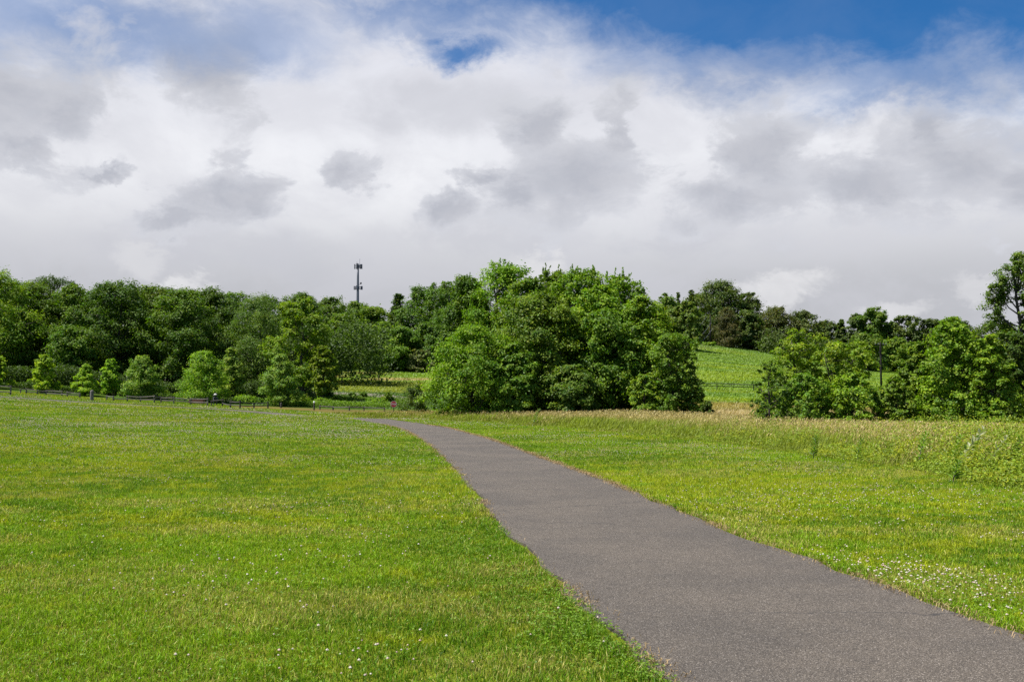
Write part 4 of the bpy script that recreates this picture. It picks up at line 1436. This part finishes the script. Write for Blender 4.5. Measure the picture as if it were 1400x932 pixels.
rail_fence('taller two-rail split fence end at the left picture edge', [(-42, 100), (-14, 100), (15.5, 100)], [1.0, 1.0, 1.02], (0.84, 0.30), seed=1)
rail_fence('low weathered split-rail fence left of the thick bollard', [(29, 106), (37, 106.5), (52, 106.5), (64, 107), (85.5, 106.5), (93, 106), (110, 106)], [0.45, 0.55, 0.5, 0.5, 0.6, 0.6, 0.55],
           (0.84, 0.4), seed=2, gaps=((0, 0.4), (4, 0.84)))
rail_fence('long split-rail fence between the thick bollard and the person', [(147, 104), (156, 103.5), (175, 104), (193, 104), (212, 103), (221, 104), (238.5, 103), (262, 103), (284.5, 102)],
           [0.55, 0.55, 0.66, 0.62, 0.84, 0.66, 0.8, 0.76, 0.9], (0.82, 0.42), seed=3, gaps=((0, 0.42), (1, 0.82)))
rail_fence('short dark split-rail fence right of the person', [(290, 103), (305, 103), (316, 99), (329, 97), (348, 101), (367, 104)], [0.55, 0.8, 0.75, 0.85, 0.6, 0.7], (0.86, 0.4), M_WOOD_DARK, seed=4, gaps=((1, 0.86), (0, 0.4)))
rail_fence('low grey rail fence in front of the garden', [(438, 105), (456, 105), (478, 104), (498, 105), (526, 105)], [0.5, 0.45, 0.5, 0.45, 0.42], (0.78,), M_WOOD, seed=5)
rail_fence('long dark two-rail fence at the foot of the bright field', [(930, 148), (980, 149), (1030, 150), (1080, 151), (1130, 152), (1180, 153), (1230, 154)], [0.95] * 7, (0.95, 0.55), M_WOOD_DARK, 0.12, seed=6, pw=0.12)


def bollard(name, px, Y, h, w, label, mat, cap=None):
    p = gp(px, Y)
    root = empty(name, p)
    tag(root, label, 'post')
    m = MB()
    m.tube([(0, 0, -0.15), (0, 0, 0.1), (0, 0, h * 0.82), (0, 0, h * 0.93), (0, 0, h * 0.985), (0, 0, h)], np.array([1, 1, 0.96, 0.88, 0.62, 0.2]) * w / 2, 14)
    m.build('shaft', mat, root, True)
    if cap:
        m = MB()
        z = h - 0.16
        m.tube([(0, 0, z), (0, 0, z + 0.12), (0, 0, z + 0.19), (0, 0, z + 0.215)], np.array([1.12, 1.12, 0.85, 0.25]) * w / 2, 14)
        m.build('cap', cap, root, True)


bollard('bollard', 126.5, 101, 1.06, 0.36, 'thick round-topped wooden bollard on the grass verge by the left fence', solid_mat('bollard_wood', (0.08, 0.07, 0.065), (0.19, 0.17, 0.16), 6, 0.85, 0, 0.3, (2, 2, 0.4)))
bollard('capped_post', 430, 103, 0.86, 0.17, 'slim brown post with a white cap at the garden corner', M_WOOD_DARK, M_WHITE)
bollard('short_post', 385, 106.5, 0.55, 0.2, 'short dark post under the pale layered sapling', M_WOOD_DARK)
bollard('field_post', 467.5, 156, 1.1, 0.22, 'left post on the mown hillside band', M_WOOD_DARK)
bollard('field_post', 518, 163, 1.0, 0.2, 'right post at the edge of the tan hillside grass', M_WOOD_DARK)


# ------------------------------------------------------------------ stop sign
def build_stop_sign():
    Y = 103.0
    p = gp(538.5, Y)
    root = empty('stop_sign', p)
    tag(root, 'small red octagonal stop sign on a post at the path crossing', 'stop sign')
    cz = at(538.5, 552.3, Y)[2] - p[2]
    m = MB()
    m.box((0, 0.05, (cz + 0.3) / 2 - 0.1), (0.07, 0.07, cz + 0.5), 0, 1.0, 0.01)
    m.build('post', M_WOOD_DARK, root)
    th = np.arange(8) * np.pi / 4 + np.pi / 8

    def octo(name, r, y0, y1, mat, parent):
        ring = np.c_[np.cos(th) * r, np.zeros(8), np.sin(th) * r]
        V = np.vstack([ring + (0, y0, cz), ring + (0, y1, cz), [[0, y0, cz]], [[0, y1, cz]]])
        q = [(j, (j + 1) % 8, 8 + (j + 1) % 8, 8 + j) for j in range(8)]
        tr = [(16, (j + 1) % 8, j) for j in range(8)] + [(17, 8 + j, 8 + (j + 1) % 8) for j in range(8)]
        return MB().add(V, q, tr).build(name, mat, parent)
    plate = octo('plate', 0.345, -0.004, 0.004, M_WHITE, root)
    octo('red_face', 0.318, -0.009, -0.0055, M_RED, plate)
    cu = bpy.data.curves.new('lettering', 'FONT')
    cu.body = 'STOP'
    cu.size = 0.245
    cu.align_x = 'CENTER'
    cu.align_y = 'CENTER'
    cu.extrude = 0.001
    cu.offset = 0.004
    tmp = bpy.data.objects.new('lettering_outline', cu)
    me = bpy.data.meshes.new_from_object(tmp)
    bpy.data.objects.remove(tmp)
    o = link('lettering', me, M_WHITE, plate)
    o.location = (0, -0.0115, cz)
    o.rotation_euler = (R(90), 0, 0)


build_stop_sign()


# ------------------------------------------------------------------ cell tower
def build_tower():
    Y = 520.0
    top = at(489.5, 361.5, Y)
    x = top[0]
    z0 = float(terrain(x, Y))
    root = empty('cell_tower', (x, Y, z0))
    tag(root, 'tall grey monopole cell tower with two antenna rings on the skyline', 'cell tower')
    H = top[2] - z0
    u = np.linspace(0, 1, 8)
    m = MB()
    m.tube(np.c_[0 * u, 0 * u, u * H - 0.3 * (u == 0)], 1.0 - 0.52 * u, 14)
    m.build('pole', M_STEEL, root, True)
    m = MB()
    m.tube([(0.9, 0, H - 0.5), (0.9, 0, H + 3.0)], 0.07, 6)
    m.build('lightning_rod', M_STEEL, root)
    m = MB()
    m.tube([(-0.6, 0, H - 0.5), (-0.6, 0, H + 1.4)], 0.08, 6)
    m.build('whip_antenna', M_STEEL, root)
    mid = at(489.5, 393.5, Y)[2] - z0
    for zc, rad, ph, hh, wd in ((H - 1.1, 2.0, 2.5, 0.35, 0.42), (mid, 2.3, 1.9, 0.35, 0.42)):
        m = MB()
        cor = [np.array((math.cos(a), math.sin(a), 0)) * rad for a in (R(150), R(30), R(270))]
        for dz in (-0.5, 0.5):
            for i in range(3):
                a, b = cor[i], cor[(i + 1) % 3]
                e = (b - a) * 0.10
                m.tube([a - e + (0, 0, zc + dz), b + e + (0, 0, zc + dz)], 0.08, 6)
                m.tube([(0, 0, zc + dz), (a + b) / 2 + (0, 0, zc + dz)], 0.09, 6)
        m.tube([(0, 0, zc - 0.8), (0, 0, zc + 0.8)], 0.85, 12)
        m.build('platform', M_DARKSTEEL, root)
        for i in range(3):
            a, b = cor[i], cor[(i + 1) % 3]
            n = np.array((a[1] - b[1], b[0] - a[0], 0))
            n = -n / np.linalg.norm(n)
            if n @ (a + b) < 0:
                n = -n
            for f in ((-0.02, 0.22, 0.78, 1.02) if rad < 2.2 else (0.0, 0.15, 0.85, 1.0)):
                q = a + (b - a) * f + n * 0.25
                m = MB()
                m.box((q[0], q[1], zc + 0.1), (wd, 0.22, ph), math.atan2(n[1], n[0]) - math.pi / 2, 1.0, 0.05)
                m.build('antenna_panel', M_DARKSTEEL if f in (-0.02, 1.02) else M_STEEL, root)
    m = MB()
    m.tube([(1.6, -0.4, mid + 2.4), (1.6, -0.55, mid + 2.4), (1.6, -0.75, mid + 2.4)], [0.55, 0.5, 0.12], 12)
    m.tube([(0.5, 0, mid + 1.2), (1.6, -0.35, mid + 2.4)], 0.07, 6)
    m.build('dish', M_DARKSTEEL, root)


build_tower()


# ------------------------------------------------------------------ utility poles and wires
def utility_pole(px, top, Y, label, r=0.15, cross=True):
    t = at(px, top, Y)
    z0 = float(terrain(t[0], Y))
    root = empty('utility_pole', (t[0], Y, z0))
    tag(root, label, 'utility pole')
    H = t[2] - z0
    m = MB()
    m.tube([(0, 0, -0.2), (0, 0, H * 0.5), (0, 0, H)], [r * 1.15, r, r * 0.8], 10)
    m.build('pole', M_POLE, root, True)
    if cross:
        m = MB()
        m.box((0, -0.16, H - 0.35), (1.7, 0.09, 0.11), 0, 1, 0.01)
        m.build('crossarm', M_POLE, root)
        for dx in (-0.75, -0.35, 0.35, 0.75):
            m = MB()
            m.tube([(dx, -0.16, H - 0.29), (dx, -0.16, H - 0.16), (dx, -0.16, H - 0.10)], [0.05, 0.06, 0.03], 8)
            m.build('insulator', M_STEEL, root)
    return np.array((t[0], Y, t[2]))


utility_pole(1203.5, 468, 140, 'dark wooden utility pole above the hedgerow in front of the far wood', 0.13)
pt = utility_pole(971, 431, 300, 'pale utility pole beside the brownish tree at the far road', 0.2, False)
low_top = utility_pole(905, 480, 236, 'utility pole at the far road, mostly behind the thicket', 0.18)
for i, (dx, dz, lab) in enumerate(((-0.95, -0.1, 'top left wire running down from the pale utility pole'), (0.3, -2.2, 'middle wire running down from the pale utility pole'), (0.9, -3.6, 'lowest wire running down from the pale utility pole'))):
    m = MB()
    a, b = pt + (dx, -0.2, dz), low_top + (dx, 0.2, dz * 0.6)
    u = np.linspace(0, 1, 16)[:, None]
    w = a + (b - a) * u
    w[:, 2] -= (1 - (2 * u[:, 0] - 1) ** 2) * 2.2
    m.tube(w, 0.035, 5)
    o = m.build('utility_wire', M_STEEL)
    tag(o, lab, 'wire', 'utility wires')


# ------------------------------------------------------------------ garden furniture
def picnic_table():
    p = gp(430, 126)
    root = empty('picnic_table', p, 0.08)
    tag(root, 'grey wooden picnic table in the shade of the yellow-green tree', 'picnic table')
    m = MB()
    for k in range(5):
        m.box((0, -0.32 + k * 0.16, 0.77), (2.2, 0.145, 0.045), 0, 1, 0.008)
    m.build('table_top', M_WOOD, root)
    for s_ in (-1, 1):
        m = MB()
        for k in range(2):
            m.box((0, s_ * (0.68 + k * 0.15), 0.46), (2.2, 0.14, 0.045), 0, 1, 0.008)
        m.build('seat', M_WOOD, root)
    for x in (-0.8, 0.8):
        for s_ in (-1, 1):
            m = MB()
            m.tube([(x, s_ * 0.72, -0.03), (x, s_ * 0.2, 0.75)], 0.055, 4)
            m.build('leg', M_WOOD_DARK, root)
        m = MB()
        m.box((x + 0.07, 0, 0.41), (0.05, 1.7, 0.10), 0, 1, 0.006)
        m.build('seat_bearer', M_WOOD_DARK, root)


picnic_table()


def raised_bed(px, Y, w, d, label, mat):
    p = gp(px, Y)
    root = empty('raised_bed', p)
    tag(root, label, 'raised bed', 'timber raised beds')
    m = MB()
    for sx, sy, lx, ly in ((0, -1, w, 0.06), (0, 1, w, 0.06)):
        m.box((0, sy * d / 2, 0.2), (lx, ly, 0.5), 0, 1, 0.01)
    for sx in (-1, 1):
        m.box((sx * (w / 2 - 0.03), 0, 0.2), (0.06, d - 0.065, 0.48), 0, 1, 0.01)
    m.build('timber_frame', mat, root)
    m = MB()
    m.box((0, 0, 0.17), (w - 0.13, d - 0.07, 0.42))
    m.build('soil', solid_mat('garden_soil', (0.05, 0.035, 0.025), (0.12, 0.085, 0.06), 9), root)


M_BEDWOOD = solid_mat('bed_timber', (0.20, 0.12, 0.085), (0.36, 0.25, 0.18), 5, 0.85, 0, 0.3, (0.6, 3, 3))
raised_bed(481, 119, 2.4, 1.0, 'left timber raised bed among the garden shrubs', M_BEDWOOD)
raised_bed(500, 121, 1.8, 1.0, 'right timber raised bed near the gravel road end', M_BEDWOOD)
raised_bed(270, 106.5, 1.5, 0.8, 'reddish-brown timber planter behind the fence beside the person', solid_mat('red_timber', (0.16, 0.065, 0.05), (0.26, 0.13, 0.10), 5, 0.85))


# ------------------------------------------------------------------ person by the fence
def build_person():
    Y = 106.0
    p = gp(294.5, Y)
    root = empty('person', p, R(25))
    tag(root, 'person in a white hat and dark clothes crouching behind the fence', 'person')
    V = [(0, 0, 0.42), (0, -0.10, 0.60), (0, -0.20, 0.80), (0, -0.26, 0.91), (0, -0.30, 1.04),
         (0.10, 0.0, 0.40), (0.16, -0.36, 0.50), (0.15, -0.24, 0.08), (0.15, -0.38, 0.03),
         (-0.10, 0.0, 0.40), (-0.16, -0.36, 0.50), (-0.15, -0.24, 0.08), (-0.15, -0.38, 0.03),
         (0.17, -0.22, 0.80), (0.22, -0.40, 0.60), (0.12, -0.56, 0.46), (-0.17, -0.22, 0.80), (-0.22, -0.40, 0.60), (-0.12, -0.56, 0.46)]
    E = [(0, 1), (1, 2), (2, 3), (3, 4), (0, 5), (5, 6), (6, 7), (7, 8), (0, 9), (9, 10), (10, 11), (11, 12), (2, 13), (13, 14), (14, 15), (2, 16), (16, 17), (17, 18)]
    rad = [0.15, 0.15, 0.16, 0.055, 0.095, 0.10, 0.075, 0.05, 0.045, 0.10, 0.075, 0.05, 0.045, 0.06, 0.045, 0.035, 0.06, 0.045, 0.035]
    me = bpy.data.meshes.new('body')
    me.from_pydata(V, E, [])
    o = link('body', me, solid_mat('dark_clothes', (0.03, 0.032, 0.045), (0.06, 0.06, 0.08), 4, 0.9), root)
    md = o.modifiers.new('skin', 'SKIN')
    for i, r in enumerate(rad):
        me.skin_vertices[0].data[i].radius = (r, r)
    me.skin_vertices[0].data[0].use_root = True
    md.use_smooth_shade = True
    o.modifiers.new('sub', 'SUBSURF').render_levels = 1
    m = MB()
    a = np.array((0, -0.30, 1.09))
    zz = np.array([-0.02, 0.0, 0.02, 0.08, 0.12, 0.14])
    m.tube(a + np.c_[0 * zz, -0.02 * zz, zz], [0.22, 0.22, 0.14, 0.12, 0.08, 0.02], 14)
    m.build('hat', M_HAT, root, True)


build_person()
